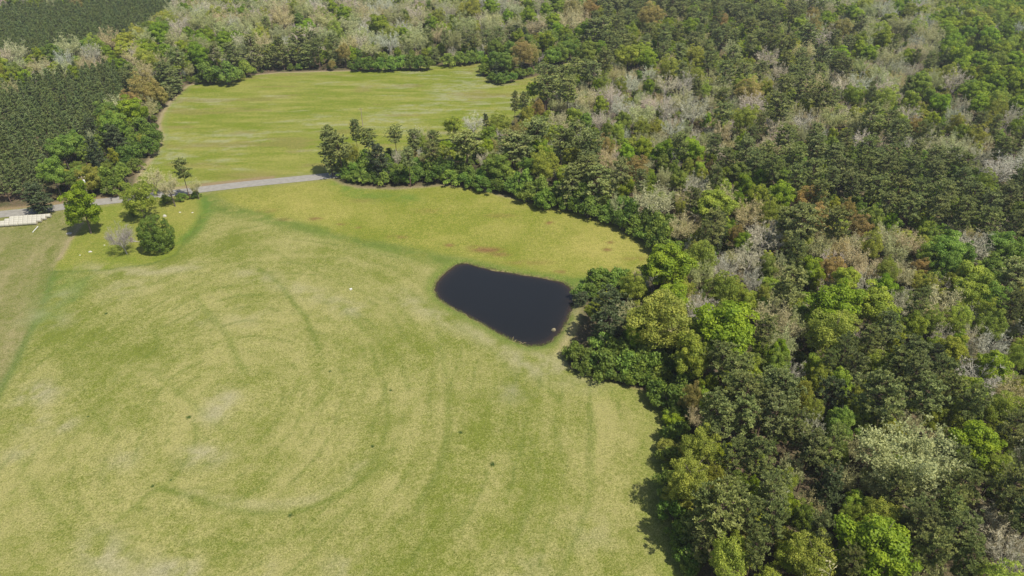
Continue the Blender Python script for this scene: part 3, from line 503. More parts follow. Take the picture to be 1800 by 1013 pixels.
# ------------------------------------------------------------------ trees read off the photograph: crown centre px, py, crown width px
READ = {
'P': """1268 633 55 1257 730 65 1289 697 60 1290 805 45 1332 810 55 1270 898 95 1230 912 50 1362 867 55 1360 925 55 1310 908 45 1325 972 45 1232 965 35 1425 792 60 1462 785 50 1682 825 45 1770 865 65 1680 868 60
 1575 870 50 1612 915 60 1665 900 55 1682 947 70 1620 938 55 1637 975 60 1437 940 50 1492 998 45 1700 992 60 1343 584 40 1530 608 45 1560 586 50 1486 621 40 1458 645 30 1497 647 45 1302 664 60 1308 697 60 1352 686 70 1376 697 60 1356 734 70
 1304 735 60 1397 751 50 1547 701 75 1584 647 50 1599 634 55 1605 666 55 1655 666 50 1627 701 65 1662 692 45 1707 716 50 1777 760 55 1560 714 45 1797 910 50 1408 398 60 1467 400 55 1377 392 40 1398 447 40 1390 506 65 1613 542 40 1781 490 65 1775 546 45
 1034 305 50 1051 335 55 1004 330 42 1090 311 40 1126 324 28 1257 317 30 1214 354 28 1254 400 45 1239 418 28 1410 392 55 1014 246 55 984 254 40 1036 264 50 944 236 35 903 264 45 1034 292 40 1194 259 35 962 160 50 1000 164 42 959 140 45 994 140 38 1029 124 30 1042 132 30 1063 111 36 1011 121 22 955 120 28
 1098 75 35 1081 88 25 1046 64 45 1062 50 30 1085 50 30 905 183 18 923 182 22 820 259 55 763 249 20 758 272 25 718 284 25 580 250 28 597 262 32 580 275 26 624 235 18 646 246 26 694 242 26 728 250 25 901 259 45 943 235 38
 1533 210 38 1559 217 30 1580 239 40 1609 271 30 1639 281 35 1669 284 28 1696 294 30 1616 235 22 1627 241 18 1646 239 15 1723 220 25 1750 225 25 1762 266 35 1790 249 35 1530 170 18 1225 160 20 1269 175 30 1272 205 38 1369 195 55 1443 172 40 1468 175 25 1257 259 30 1309 270 40 1346 275 35 1378 244 40 1433 240 30 1435 267 40 1483 255 35 1468 280 40 1393 284 45 1275 284 30 1320 244 25 1338 222 22
 1425 13 22 1443 17 22 1467 70 25 1488 80 28 1448 104 38 1483 121 35 1406 104 25 1413 124 28 1393 134 25 1423 65 42 1223 159 20 1378 151 30 1415 161 45 1277 133 35 1307 134 35 1290 100 30 1594 59 12 1633 109 22 1663 102 18 1612 102 14 1705 79 10 1596 151 18 1530 161 18 1575 77 15 1512 44 20
 468 45 18 411 104 30 446 96 30 474 104 26 495 94 30 525 87 36 541 104 26 558 87 26 588 89 24 310 104 30 298 142 36 310 152 26 293 164 26 285 128 28 232 133 30 753 67 20 783 70 15 764 101 20 835 74 25 855 70 22 877 67 22 894 64 20 818 75 18
 1480 305 40 1520 300 40 1560 300 42 1600 305 40 1640 310 42 1500 330 44 1540 335 44 1580 340 44 1620 345 44 1660 345 44 1690 325 40 1460 320 40 1430 310 40 1400 320 36 1440 345 36 1710 350 42 1740 365 44 1770 350 44 1790 325 36 1600 370 44 1650 375 44 1690 380 44 1740 395 40 1785 400 40 1560 365 36 1360 300 36 1330 290 36
 1240 20 24 1260 30 24 1280 20 24 1300 40 24 1320 50 26 1230 60 24 1260 70 26 1290 70 26 1320 80 28 1340 30 24 1360 50 26 1370 80 28 1390 30 24 1200 20 24 1180 30 24 1160 15 24 1140 60 26 1170 75 28 1190 60 26 1195 95 28 1165 95 26 1120 20 22 1090 15 22 1070 25 24 1110 40 24 1045 35 24 1200 130 26 1220 75 24 1250 110 28""",
'C': """1069 545 72 1022 526 26 1452 857 62 1460 697 62 1642 634 35 1264 404 40 202 244 40 167 266 34 877 127 24 664 280 34 854 217 12 767 106 14 1096 338 18 947 52 16 922 64 14 1540 27 9 1654 82 9""",
'G': """1172 472 80 1181 524 55 1271 580 108 1255 597 40 1117 592 35 1186 739 42 1322 862 28 1330 890 25 1385 900 40 1540 972 115 1500 950 50 1712 782 76 1585 832 42 1367 621 30 1681 608 25 1746 653 56 1426 477 42 1438 498 22 1554 510 38 1463 544 84 1562 392 26
 1373 347 44 1398 330 30 1308 327 30 1296 354 25 1306 426 28 1095 332 30 1101 274 28 1130 264 32 1165 269 35 945 261 32 1158 204 14 1049 153 14 1140 154 20 1137 108 33 1175 44 20 937 160 18 910 70 25 930 12 20 960 20 22 1017 62 18 1034 80 18
 1716 165 40 1720 187 28 1654 184 30 1639 214 22 1785 227 26 1528 97 28 1594 102 25 1552 72 35 1507 30 24 1242 214 16 1215 50 30 1478 20 18 1455 37 28 585 15 18 394 74 28 330 64 22 665 44 35 793 35 12 863 13 28 892 30 18 756 42 24 1306 252 24 1334 314 24 1272 311 20
 1720 110 28 1740 125 30 1760 90 28 1780 110 30 1750 150 32 1790 150 34 1700 135 28 1730 80 24 1690 120 26 1770 60 24 1700 60 22 1790 190 30 45 140 22 20 142 22 70 100 18 100 125 20 130 132 20 200 115 22 190 95 20 215 120 22 110 5 14 60 10 14""",
'L': """1218 627 60 1236 704 30 1430 645 32 1441 666 42 1475 675 40 1569 621 22 1605 575 38 1668 621 45 1701 695 50 1636 736 40 1560 762 40 1532 542 65 1556 563 40 1708 494 62 1702 522 55 1670 502 28 1483 498 42 1315 532 35 1254 368 66 1333 347 28 1271 335 24 1001 283 30 1056 189 24 1007 207 24 972 239 24 941 260 20 859 238 28 795 223 33
 1105 101 38 1108 57 26 1112 71 18 984 15 18 199 274 14 1227 116 25 1316 116 14 1316 7 18 1373 10 18 1411 190 20 1462 240 14 1482 239 14 1599 177 25 1580 217 25 1688 237 22 835 49 18 1465 369 22 1290 975 45""",
'Y': """1190 499 50 1115 503 45 1161 560 104 1271 507 54 1232 452 54 1187 795 52 1240 792 58 1217 845 60 1260 845 32 1205 875 52 1290 985 58 1395 980 62 1562 772 40 1752 825 50 1547 925 80 1492 915 34 1425 985 80 1465 590 85 1378 682 30 1410 695 40 1430 725 34 1638 569 35 1683 573 40 1742 577 45 1792 630 35 1762 725 58 1679 736 48 1406 427 40 1531 433 34 1556 480 35 1290 514 40
 1625 404 30 1633 508 34 1682 562 44 1737 558 40 1777 526 40 955 293 48 1223 97 30 1307 149 40 1344 158 28 1311 212 42 1346 160 24 1492 167 22 1085 234 25 1127 227 30 1177 121 34 1061 149 24 1091 153 24 1557 175 42 1508 170 24 1735 217 22 1716 240 34 1752 195 28 1681 219 24 1732 323 28 1625 393 28 876 218 38 927 205 25 617 270 28 741 250 18 156 317 36 828 18 38 577 80 18 1599 20 24 1220 448 26 1541 647 52 1351 374 40 1239 160 24 1210 294 18""",
'O': """1218 700 34 1312 942 34 1793 538 30 1513 400 34 1461 475 40 1422 354 50 1489 373 28 1116 301 44 947 194 22 867 259 20 726 274 18 1143 30 44 1477 52 36 1267 37 24 251 157 48 281 167 24 917 95 40 1039 17 28 583 116 13 1247 300 15 1227 292 15 1612 225 28 1293 414 24 135 9 18 1317 163 46""",
'T': """1378 577 54 1376 599 48 1482 835 44 1599 745 40 1631 656 26 1779 690 54 1438 431 44 1473 433 40 1501 447 44 1556 415 46 1576 435 44 1373 475 34 1525 477 40 1584 479 40 1357 552 62 1678 400 34 1599 429 44 1658 534 62 1639 558 44 1148 352 64 1318 374 48 1264 347 48 1200 347 30 1199 397 44 1085 359 24 1088 296 24 1157 250 30 982 215 36 1032 175 38 1024 197 25 987 189 18 1085 131 30 1068 164 30 1064 138 24 943 45 34 905 15 30 1004 39 38
 1634 257 38 1676 256 44 1700 257 30 1550 190 24 1270 230 30 1250 178 24 1294 184 24 1435 219 28 1400 195 24 1270 154 34 1240 148 24 1286 87 30 1413 90 36 1545 128 34 1639 64 38 256 187 38 498 30 36 429 47 30 650 84 34 613 75 26 739 32 38 863 34 38 740 281 18 751 237 20 699 275 20 195 335 20 162 241 18 268 140 20 70 115 30 110 120 26 30 110 24 150 110 26 180 110 24 85 130 24 20 155 26""",
'W': """1392 825 38 1600 797 138 1615 860 45 1540 842 48 1790 820 36 1625 1002 50 1404 566 42 1650 788 58 1465 207 38 1411 235 18 1128 247 22 1168 314 25 1167 312 22 1240 247 20 1207 224 18 1126 204 44 1235 72 14 1381 52 18 1396 57 14 1423 94 18 1416 82 20 1643 141 25 1512 114 22 1580 42 36 355 37 42 394 47 35 535 18 28 572 37 35 572 62 32 488 57 25 310 69 32 728 72 42 613 42 32 692 28 32 816 44 38 863 47 32 907 42 26 1234 482 40""",
'B': """1232 538 50 1278 470 45 1347 412 66 1319 451 54 1323 490 38 1452 506 34 1521 498 44 1464 463 38 1582 532 42 1650 506 34 1714 556 34 1710 436 60 1761 408 46 1397 651 36 1425 755 46 1657 588 35 1709 593 40 1718 664 66 1699 616 28 1742 610 48 1747 920 74 1775 972 66 1225 324 38 1222 192 50 1074 172 44 1093 187 40 1172 189 40 1182 225 38 1172 148 40 1105 146 40 1140 182 30 1054 212 30 1140 129 26
 1322 180 44 1359 214 25 1369 227 36 1416 215 40 1371 124 25 1351 101 38 1482 151 38 1467 134 24 1207 146 38 1680 143 44 1580 117 30 1604 124 24 1552 251 32 1604 257 30 1725 271 36 1760 296 58 1785 289 48 1780 204 28 1678 199 28 1693 183 24 1698 205 25 1600 202 34 1761 300 50 734 234 22 699 280 16 832 213 36""",
'D': """1155 690 45 1185 703 55 1205 725 45 1190 765 50 1180 805 45 1178 850 50 1185 900 50 1200 940 50 1215 985 50 1195 870 45 1010 617 36 1047 634 42 1080 617 50 1104 643 52 1131 631 55 1158 634 42 1181 649 40 1175 617 36 1202 679 46 1410 920 36 1215 1002 34 1417 925 24 1365 645 40 1475 749 48 1515 745 40 1349 473 32 1658 449 58 1757 439 50 1781 459 46 1635 459 42 1688 457 40 1737 483 42 1666 475 40 1747 534 45 1192 324 30 1296 310 34 1563 385 28 1532 389 34 928 298 30 874 294 46 1095 220 28 1066 236 20 1165 289 22 1185 298 16 972 101 30 1001 89 38 985 96 30 913 130 44 880 130 30 888 113 24 852 124 20 898 92 26
 251 229 44 268 246 34 234 263 34 259 259 34 221 276 38 190 314 46 202 328 34 137 300 28 335 116 26 367 132 38 399 132 40 432 124 28 711 32 18 525 39 22 754 13 12 1030 220 20 1634 173 20 1700 160 30 1250 440 24 240 290 24 215 300 24 180 290 26""",
'S': """1065 640 50 1095 625 50 1120 650 50 1145 645 50 1110 600 45 1140 605 45 1060 600 40 1160 660 40 1030 630 40 1185 640 40 1051 492 40 1080 492 40 1024 512 28 1039 513 28 1064 500 30 1100 490 30 1122 661 30 1080 661 24 1056 655 22 1140 668 26 1160 668 26 1100 665 24 1030 648 24 1195 665 26 605 304 22 622 311 25 639 314 26 657 315 26 677 316 26 698 316 26 718 316 26 734 308 30 768 309 36 748 296 26 793 314 32 644 294 30 684 300 28 710 302 26 820 318 32 834 321 30 854 329 30 876 328 30 901 332 34 926 341 34 958 353 34
 1001 357 34 1034 368 38 955 357 25 928 344 20 1068 379 34 1093 389 34 1118 398 38 1105 386 34 1140 410 34 1162 424 40 1177 440 40 1152 399 34 1175 426 34 1204 424 30 1185 410 28 985 352 26 1017 361 28 1051 372 28 1080 384 26 1128 408 26 630 116 22 650 115 24 667 115 24 687 115 24 704 112 24 721 112 24 738 113 24 751 113 22 788 107 24 810 105 24 826 103 22 842 102 20 641 112 18 677 108 22 880 140 18 865 138 16 900 138 18 375 141 16 350 142 16 420 136 18"""}
# trees that stand alone: type, px of foot, py of foot, width px, height m, label, landmark phrase
ALONE = [
 ('1', 160, 410, 62, 16.5, "bright green oak over its own shadow by the dirt line on the mown lawn", "the bright lawn oak"),
 ('2', 256, 386, 66, 14.5, "rounded olive yellow tree on the lawn in front of the road", "the olive lawn tree"),
 ('3', 224, 448, 56, 11.0, "small bare grey tree on the mown lawn, twigs spread like a fan", "the bare lawn tree"),
 ('R', 282, 441, 60, 11.5, "dense dark round evergreen standing alone on the lawn", "the round lawn evergreen"),
 ('T', 308, 362, 36, 12.5, "thin tan budding tree at the roadside with brush round its foot", "the thin roadside tree"),
 ('P', 334, 350, 34, 13.5, "dark tufted pine on a bare trunk at the road beside the lawn", "the roadside lawn pine"),
 ('T', 277, 345, 40, 11.0, "pale twiggy tree half hidden behind the olive yellow lawn tree", "the half hidden twiggy tree"),
 ('C', 76, 375, 50, 9.5, "dark drooping evergreen overhanging the road beside the white hay bales", "the evergreen over the road"),
 ('T', 350, 350, 22, 8.0, "small tan budding tree leaning out from the roadside lawn pine", "the small budding tree"),
 ('S', 293, 357, 26, 3.0, "dark brush heap of twigs and shrubs under the thin roadside tree", "the roadside brush"),
 ('S', 322, 352, 24, 2.6, "low dark shrub under the roadside lawn pine", "the shrub under the pine"),
 ('S', 345, 347, 22, 2.4, "low shrub at the end of the roadside brush nearest the meadow", "the end shrub"),
 ('S', 236, 378, 20, 2.0, "small dark shrub in the shade of the olive yellow lawn tree", "the shaded lawn shrub")]
# trees of the woods that can be named at sight: (px, py) -> label, phrase
MARKS = {
 (1172,472): ("large bright green tree bulging over the far corner of the pasture by the pond", "the big green pasture tree"),
 (1271,580): ("huge bright green tree with billowing crown in the wood beyond the pond", "the huge billowing green tree"),
 (1069,545): ("bluish dark pine standing at the pond's end of the wood", "the bluish pondside pine"),
 (1161,560): ("broad olive yellow tree just behind the bluish pondside pine", "the broad olive pondside tree"),
 (1232,538): ("round bare grey tree beside the huge billowing green tree", "the round bare grey tree"),
 (1115,503): ("amber olive tree between the pondside pine and the big green pasture tree", "the amber pondside tree"),
 (1234,482): ("pale beige feathery tree right behind the big green pasture tree", "the pale feathery tree"),
 (1218,627): ("lime green tree showing a white forked trunk above the thicket", "the white forked tree"),
 (1257,730): ("grey green rounded pine at the hay field's corner above the shadows", "the grey corner pine"),
 (1240,792): ("olive yellow round tree on the hay field's shaded edge, upper of the cluster", "the upper olive edge tree"),
 (1217,845): ("olive yellow domed tree on the hay field's shaded edge, middle of the cluster", "the middle olive edge tree"),
 (1270,898): ("wide spreading pine with pale bare trunk near the hay field's lower edge", "the wide spreading pine"),
 (1600,797): ("very large pale silvery tree with cascading crown in the near woods", "the great silvery tree"),
 (1712,782): ("vivid green maple like tree just right of the great silvery tree", "the vivid green tree"),
 (1747,920): ("tall fan shaped bare grey tree near the lower right corner", "the fan shaped bare tree"),
 (1775,972): ("sprawling bare grey tree in the lower right corner with fallen pale limbs", "the corner bare tree"),
 (1547,925): ("olive yellow rounded tree above the bright green crown at the bottom edge", "the olive bottom tree"),
 (1540,972): ("big bright green crown at the bottom edge of the woods", "the green bottom crown"),
 (1425,985): ("big yellowish green crown cut by the bottom edge, left of the bright green one", "the yellowish bottom crown"),
 (1452,857): ("compact blackish green pine left of the small whitish twiggy tree", "the compact black pine"),
 (1392,825): ("slim pale silvery tree among dark pines left of the great silvery one", "the slim silvery tree"),
 (1465,590): ("wide olive mushroom shaped tree in the middle of the woods", "the wide olive tree"),
 (1463,544): ("broad deep bright green crown behind the wide olive mushroom shaped tree", "the broad mid wood crown"),
 (1404,566): ("small white blossomed tree beside the broad bright green crown", "the white blossomed tree"),
 (1426,477): ("upright bright green oval tree alone among tan budding trees", "the upright green oval"),
 (1347,412): ("large bare grey tree with pale limbs beyond the pasture corner", "the large bare pasture tree"),
 (1254,368): ("domed yellow lime tree behind the pasture hedge", "the yellow lime dome"),
 (1264,404): ("blackish pine standing in front of the domed yellow lime tree", "the black pine by the dome"),
 (1148,352): ("twisted tan tree with white limbs behind the pasture hedge", "the white limbed tree"),
 (1708,494): ("flat topped vivid lime tree in the thickets on the far right", "the flat lime tree"),
 (1710,436): ("thin bare grey tree standing above the green thicket on the far right", "the thicket's bare tree"),
 (1746,653): ("fresh green fluffy tree beside a fallen grey trunk at the right", "the fluffy green tree"),
 (1460,697): ("broad blackish pine between lime green crowns in the near woods", "the broad black pine"),
 (1547,701): ("large dark pine with leaning trunk above the great silvery tree", "the leaning trunk pine"),
 (1532,542): ("rounded lime green tree right of the broad bright green crown", "the rounded lime tree"),
 (955,293): ("double crowned olive green tree on the pasture edge hedge", "the double olive tree"),
 (874,294): ("solid mid green tree rising behind the pasture hedge", "the solid hedge tree"),
 (945,261): ("rich green crown above the double crowned olive tree", "the rich green crown"),
 (1014,246): ("big dark pine at the head of the wood behind the pasture", "the big head pine"),
 (820,259): ("big rounded dark pine in the clump between the two fields", "the rounded clump pine"),
 (795,223): ("bright lime green tree on the meadow side of the clump", "the lime clump tree"),
 (597,262): ("dark layered pine at the road end of the clump", "the road end pine"),
 (646,246): ("tall pine with tufted top at the meadow's near edge", "the tufted meadow pine"),
 (962,160): ("dark pine with bare trunks at the meadow's narrow corner", "the meadow corner pine"),
 (1105,101): ("vivid lime green tree beside the small far strip of grass", "the far lime tree"),
 (917,95): ("brownish round tree in the copse that juts into the meadow", "the brownish copse tree"),
 (877,127): ("dark cone shaped evergreen on the meadow side of the jutting copse", "the copse cone"),
 (1056,189): ("small bright yellow lime crown among bare grey trees", "the small yellow crown"),
 (1311,212): ("golden yellow tree among dark pines in the far woods", "the golden far tree"),
 (1465,207): ("rounded pale silvery tree beyond the long pine stand", "the far silvery dome"),
 (1716,165): ("fresh green crown in the far right woods", "the far fresh green crown"),
 (1643,141): ("cream white domed crown far off in the right hand woods", "the far cream crown"),
 (1381,52): ("small cream crown among dark pines near the top edge", "the cream top crown"),
 (1004,39): ("grey beige domed tree near the top behind the far strip of grass", "the beige far dome"),
 (728,72): ("cream silvery tree behind the hedge on the meadow's far side", "the cream hedge tree"),
 (525,87): ("broadest dark pine in the row along the meadow's far side", "the broad row pine"),
 (585,15): ("small bright green ball shaped crown near the top edge", "the green ball crown"),
 (355,37): ("domed pale beige tree above the meadow's far left corner", "the pale corner dome"),
 (251,157): ("olive amber spreading tree between the pine plantation and the meadow", "the amber plantation tree"),
 (232,194): ("bright green tree at the plantation's meadow corner", "the plantation green tree"),
 (202,244): ("dark rounded cedar beside the pine plantation", "the plantation cedar")}
READ['G'] += " 232 194 44"

TR = []            # every tree: dict
def add_tree(ty, x, y, R, H, src, lab=None, phrase=None, rank=0, grow=True):
    TR.append(dict(ty=ty, x=x, y=y, R=R, H=H, src=src, lab=lab, ph=phrase)); return TR[-1]
rnd = random.Random(7); nrs = np.random.RandomState(7)
def tall(ty, R, rr=None):
    u = rnd.uniform(.92, 1.08)
    if ty == 'C': return max(8.0, min(15, 8.5+1.2*R))*u
    if ty in 'PC': return max(12.0, min(19.5, 11.5+1.25*R))*u
    if ty == 'H': return 11.0*u*rnd.uniform(.9, 1.1)
    if ty == 'S': return max(2.4, min(7.0, 1.9*R))*u
    return max(8.0, min(19.5, 7.5+1.75*R))*u
for ty, px, py, wd, H, lab, ph in ALONE:
    x, y = at(px, py); R = wd/2/proj(x, y, H*.5)[2]; add_tree(ty, x, y, R, H, 0, lab, ph)
for ty, s in READ.items():
    v = list(map(float, s.split())); f = TYPES[ty][5]
    for px, py, wd in zip(v[0::3], v[1::3], v[2::3]):
        m = MARKS.get((int(px), int(py)))
        if ty == 'Y' and py > 780 and px < 1300: wd *= 1.15; px -= 8
        if ty in 'PC' and 560 < px < 950 and 205 < py < 310: wd *= 1.3
        zc = 9.0
        for _ in range(4):
            x, y = at(px, py, zc); R = wd/2/proj(x, y, zc)[2]; H = tall(ty, R); zc = f*H
        ty0, low = ty, ty == 'D' and ((R < 4.6 and py > 400 and px < 1300) or (py <= 345 and px < 460))
        if low: ty, f, H = 'S', .5, 1.9*R          # tall thicket shrubs rather than trees
        fl_, H0 = f, H; full = False                # a tree of the woods does not stand out in a field: taller, lower or branched to the ground, until its foot is off the grass
        clump = 560 < px < 950 and 205 < py < 335
        for fl_, k_ in ((f, .86), (f, 1), (f, 1.12), (.54, 1.05), (.54, 1.25), (f, .88), (.50, .9), (.48, .75), (.48, .6), (.48, .45)) if clump else ((f, 1), (f, .9), (.54, 1.0), (.52, .85), (.48, .7), (.48, .55), (.48, .42), (.48, .32)):
            H = H0*k_; x, y = at(px, py, fl_*H); q = (np.array([x]), np.array([y])); full = fl_ != f
            if ty == 'S' or min(sdist(*q, OPEN)[0], sdist(*q, FAR)[0]) > .6: break
        if ty == 'S': R *= 1.25; H *= 1.1
        if full and ty in 'PC': R *= 1.25
        R = min(R, .62*H) if full else R
        add_tree(ty, x, y, R*(1.02 if ty in 'PC' else 1.14), H, 0, m[0] if m else None, m[1] if m else None); TR[-1]['full'] = full; TR[-1]['f'] = fl_ if full else f
        if ty0 == 'S' and 590 < px < 1215 and 290 < py < 450: add_tree('S', x-.25*R, y+R*1.1, R*1.1, H*1.35, 0); TR[-1]['f'] = .5
        ty, f = ty0, TYPES[ty0][5]
READ_N = len(TR)

# the rest of the woods: sown between the trees above, of the kinds that stand nearest
HASH = {}
def near(x, y, r):
    for i in range(int((x-r)//12), int((x+r)//12)+1):
        for j in range(int((y-r)//12), int((y+r)//12)+1):
            for t in HASH.get((i, j), ()): yield t
def put(t): HASH.setdefault((int(t["x"]//12), int(t["y"]//12)), []).append(t)
for t in TR: put(t)
seen = np.array([[*proj(t["x"], t["y"], TYPES[t["ty"]][5]*t["H"])[:2], t["R"]*proj(t["x"], t["y"], .6*t["H"])[2], .24*t["H"]*proj(t["x"], t["y"], .6*t["H"])[2], t["y"]] for t in TR])
seed_xy = np.array([(t["x"], t["y"]) for t in TR if t["ty"] not in 'SR' and t["src"] == 0][10:]); seed_ty = [t["ty"] for t in TR if t["ty"] not in 'SR' and t["src"] == 0][10:]
def grid_pts(step, y0, y1, seed):
    r = np.random.RandomState(seed); out_ = []
    yy = y0
    while yy < y1:
        hw = 1.0*(yy*cP+CAM_H*sP)*.75 + 100
        xs = np.arange(-hw, hw, step); out_.append(np.c_[xs+r.uniform(-.42, .42, len(xs))*step, yy+r.uniform(-.42, .42, len(xs))*step]); yy += step
    return np.concatenate(out_)
def wooded(P, m=2.5):
    ok = (sdist(P[:, 0], P[:, 1], OPEN) > m) & (sdist(P[:, 0], P[:, 1], FAR) > m) & (segdist(P[:, 0], P[:, 1], ROAD_C, False) > ROAD_HALF+1.5)
    return ok
G1 = grid_pts(3.1, 60, 800, 3); G1 = G1[inside(G1[:, 0], G1[:, 1], PLANT1) | inside(G1[:, 0], G1[:, 1], PLANT2)]; G1 = G1[wooded(G1, 5)]
for x, y in G1:
    if rnd.random() < .05 or any((t["x"]-x)**2+(t["y"]-y)**2 < (t["R"]+.8)**2 for t in near(x, y, 7)): continue
    put(add_tree('H', x, y, rnd.uniform(1.6, 2.5), rnd.uniform(9.2, 12.8), 1))
def clear(px, py, tall_px):
    q = np.array([at(px, py), at(px, py-tall_px*.8)]); return not (inside(q[:, 0], q[:, 1], OPEN) | inside(q[:, 0], q[:, 1], FAR)).any()
ZONES = [([(95, 205), (290, 185), (285, 345), (55, 352), (55, 300)], "DDDDYCDD"), ([(1640, -80), (1900, -80), (1900, 200), (1700, 190), (1650, 150)], "GGGGLLLYYBTG"), ([(1500, 235), (1640, 245), (1900, 285), (1900, 335), (1760, 320), (1640, 272), (1540, 258)], "BBBBTTTW"),
 ([(1310, 285), (1450, 245), (1560, 252), (1640, 272), (1720, 298), (1900, 340), (1900, 425), (1700, 402), (1600, 392), (1500, 372), (1400, 345), (1320, 318)], "PPPPPPPPPPD"),
 ([(1010, 165), (1110, 135), (1260, 165), (1260, 250), (1180, 255), (1080, 235), (1010, 215)], "BBBBTTTTWY"), ([(250, -80), (900, -80), (900, 78), (640, 85), (420, 80), (300, 60)], "TTTBBBWWWYG"),
 ([(1030, -80), (1420, -80), (1400, 110), (1240, 115), (1120, 95), (1040, 80)], "PPPPPPPPTGL"), ([(1230, 105), (1400, 95), (1500, 130), (1480, 170), (1330, 155), (1240, 135)], "PPPTTYBW"),
 ([(1380, 405), (1500, 395), (1630, 420), (1640, 505), (1450, 510), (1380, 470)], "TTTTYYOB"), ([(1610, 415), (1900, 430), (1900, 485), (1640, 485)], "DDDDDYB"),
 ([(1430, -80), (1660, -80), (1660, 150), (1500, 165), (1460, 100)], "TTTBBBWWGY"), ([(-100, 82), (290, 60), (300, 130), (200, 150), (-100, 175)], "TTTGLYBBD"), ([(1660, 185), (1900, 190), (1900, 285), (1700, 240)], "BBTTYGDP"),
 ([(1260, 160), (1500, 155), (1500, 235), (1300, 265)], "PPBBBTTTWY"), ([(1150, 300), (1400, 320), (1400, 400), (1180, 410)], "TTTYYDGBL"), ([(1260, 520), (1900, 520), (1900, 700), (1500, 760), (1280, 640)], "YYTTDDPPLB")]
ZONES = [(np.array(p, float), k) for p, k in ZONES]
G2 = grid_pts(4.2, 30, 800, 4); G2 = G2[wooded(G2, 3.0)]; G2 = G2[~(inside(G2[:, 0], G2[:, 1], PLANT1) | inside(G2[:, 0], G2[:, 1], PLANT2))]; nrs.shuffle(G2)
for x, y in G2:
    d = (seed_xy[:, 0]-x)**2+(seed_xy[:, 1]-y)**2; k = np.argsort(d)[:4]; ty = seed_ty[rnd.choices(list(k), weights=[4, 3, 2, 1])[0]]
    if ty in 'PC':                                   # pines keep to the pine stands
        k = np.argsort(d)[:12]; share = sum(seed_ty[i] in 'PC' for i in k)/12; oth = [seed_ty[i] for i in k if seed_ty[i] not in 'PC']
        if oth and rnd.random() < min(.92, 1.6*(1-share)+.1): ty = rnd.choice(oth)
    if y < 190 and ty in 'PC' and rnd.random() < .7: ty = rnd.choice('DYTT')
    if ty in 'GLW' and rnd.random() < .45: ty = rnd.choice('TTBBYW' if x > -40 else 'TTYDB')
    px, py, sc = proj(x, y, 9.0)
    for zp, zk in ZONES:
        if inside(np.array([px]), np.array([py]), zp)[0]: ty = rnd.choice(zk); break
    sp, tint, nm, cat, wd, f, r0 = TYPES[ty]; R = r0*rnd.uniform(.8, 1.25)*(1.05 if y < 250 or ty in 'PC' else 1.25); H = tall(ty, R)
    if any((t["x"]-x)**2+(t["y"]-y)**2 < (.70*(t["R"]+R))**2 for t in near(x, y, 12)): continue
    px, py, sc = proj(x, y, f*H)
    if not clear(px, py, .28*H*sc): continue
    if -40 < px < 1950 and -30 < py < 1300:
        r = R*sc; v = .26*H*sc; k = np.where(seen[:, 4] > y, .80, .45)
        if (((seen[:, 0]-px)/(k*(seen[:, 2]+r)))**2 + ((seen[:, 1]-py)/(k*(seen[:, 3]+v)))**2 < 1).any(): continue
    put(add_tree(ty, x, y, R, H, 1))
G3 = grid_pts(4.0, 30, 560, 14); G3 = G3[wooded(G3, 3.0)]; G3 = G3[~(inside(G3[:, 0], G3[:, 1], PLANT1) | inside(G3[:, 0], G3[:, 1], PLANT2))]
for x, y in G3:                                      # younger trees in the gaps
    ty = rnd.choice("DYYTTTLBBLWG")
    zq = np.array(proj(x, y, 6.0)[:2])
    for zp, zk in ZONES:
        if inside(zq[:1], zq[1:], zp)[0]: ty = rnd.choice(zk.replace("P", "") or "D"); break
    R = rnd.uniform(1.9, 3.0); H = rnd.uniform(6, 10)
    if any((t["x"]-x)**2+(t["y"]-y)**2 < (.62*(t["R"]+R))**2 for t in near(x, y, 12)): continue
    px, py, sc = proj(x, y, .6*H)
    if not clear(px, py, .35*H*sc): continue
    put(add_tree(ty, x, y, R, H, 1))
# hedges along the wood's edges, and the shrub layer under the trees
def edge_pts(P, step, off, seed):
    r = np.random.RandomState(seed); o_ = []
    for i in range(len(P)):
        a, b = P[i], P[(i+1) % len(P)]; L = np.linalg.norm(b-a); n = int(L/step)+1; nrm = np.array([b[1]-a[1], a[0]-b[0]])/(L+1e-9)
        for k in range(n): o_.append(a+(b-a)*(k+r.uniform(0, 1))/n + nrm*r.uniform(off-.8, off+1.2)); o_.append(a+(b-a)*(k+r.uniform(0, 1))/n - nrm*r.uniform(off-.8, off+1.2))
    return np.array(o_)
E = np.concatenate([edge_pts(OPEN, 3.4, 3.0, 5), edge_pts(FAR, 4.0, 3.0, 6)]); E = E[wooded(E, 1.6)]
for x, y in E:
    px, py, sc = proj(x, y, 1.5)
    if not (-30 < px < 1830 and -10 < py < 1060) or (px < 100 and py > 340): continue
    R = rnd.uniform(1.9, 3.3)
    if not clear(px, py, 2.5*R*sc): continue
    if any((t["x"]-x)**2+(t["y"]-y)**2 < (.75*(min(t["R"], 3)+R))**2 for t in near(x, y, 8)): continue
    put(add_tree('S', x, y, R, R*rnd.uniform(1.2, 1.8), 1))
U = grid_pts(3.3, 30, 560, 8); U = U[wooded(U, 2.5)]; U = U[~inside(U[:, 0], U[:, 1], PLANT1)]; UNDER = []
for x, y in U:
    if rnd.random() < (.15 if y < 420 else .5): continue
    if any((t["x"]-x)**2+(t["y"]-y)**2 < 1.6**2 for t in near(x, y, 3)): continue
    R = rnd.uniform(1.0, 2.3); UNDER.append((x, y, R, R*rnd.uniform(.9, 1.7)))

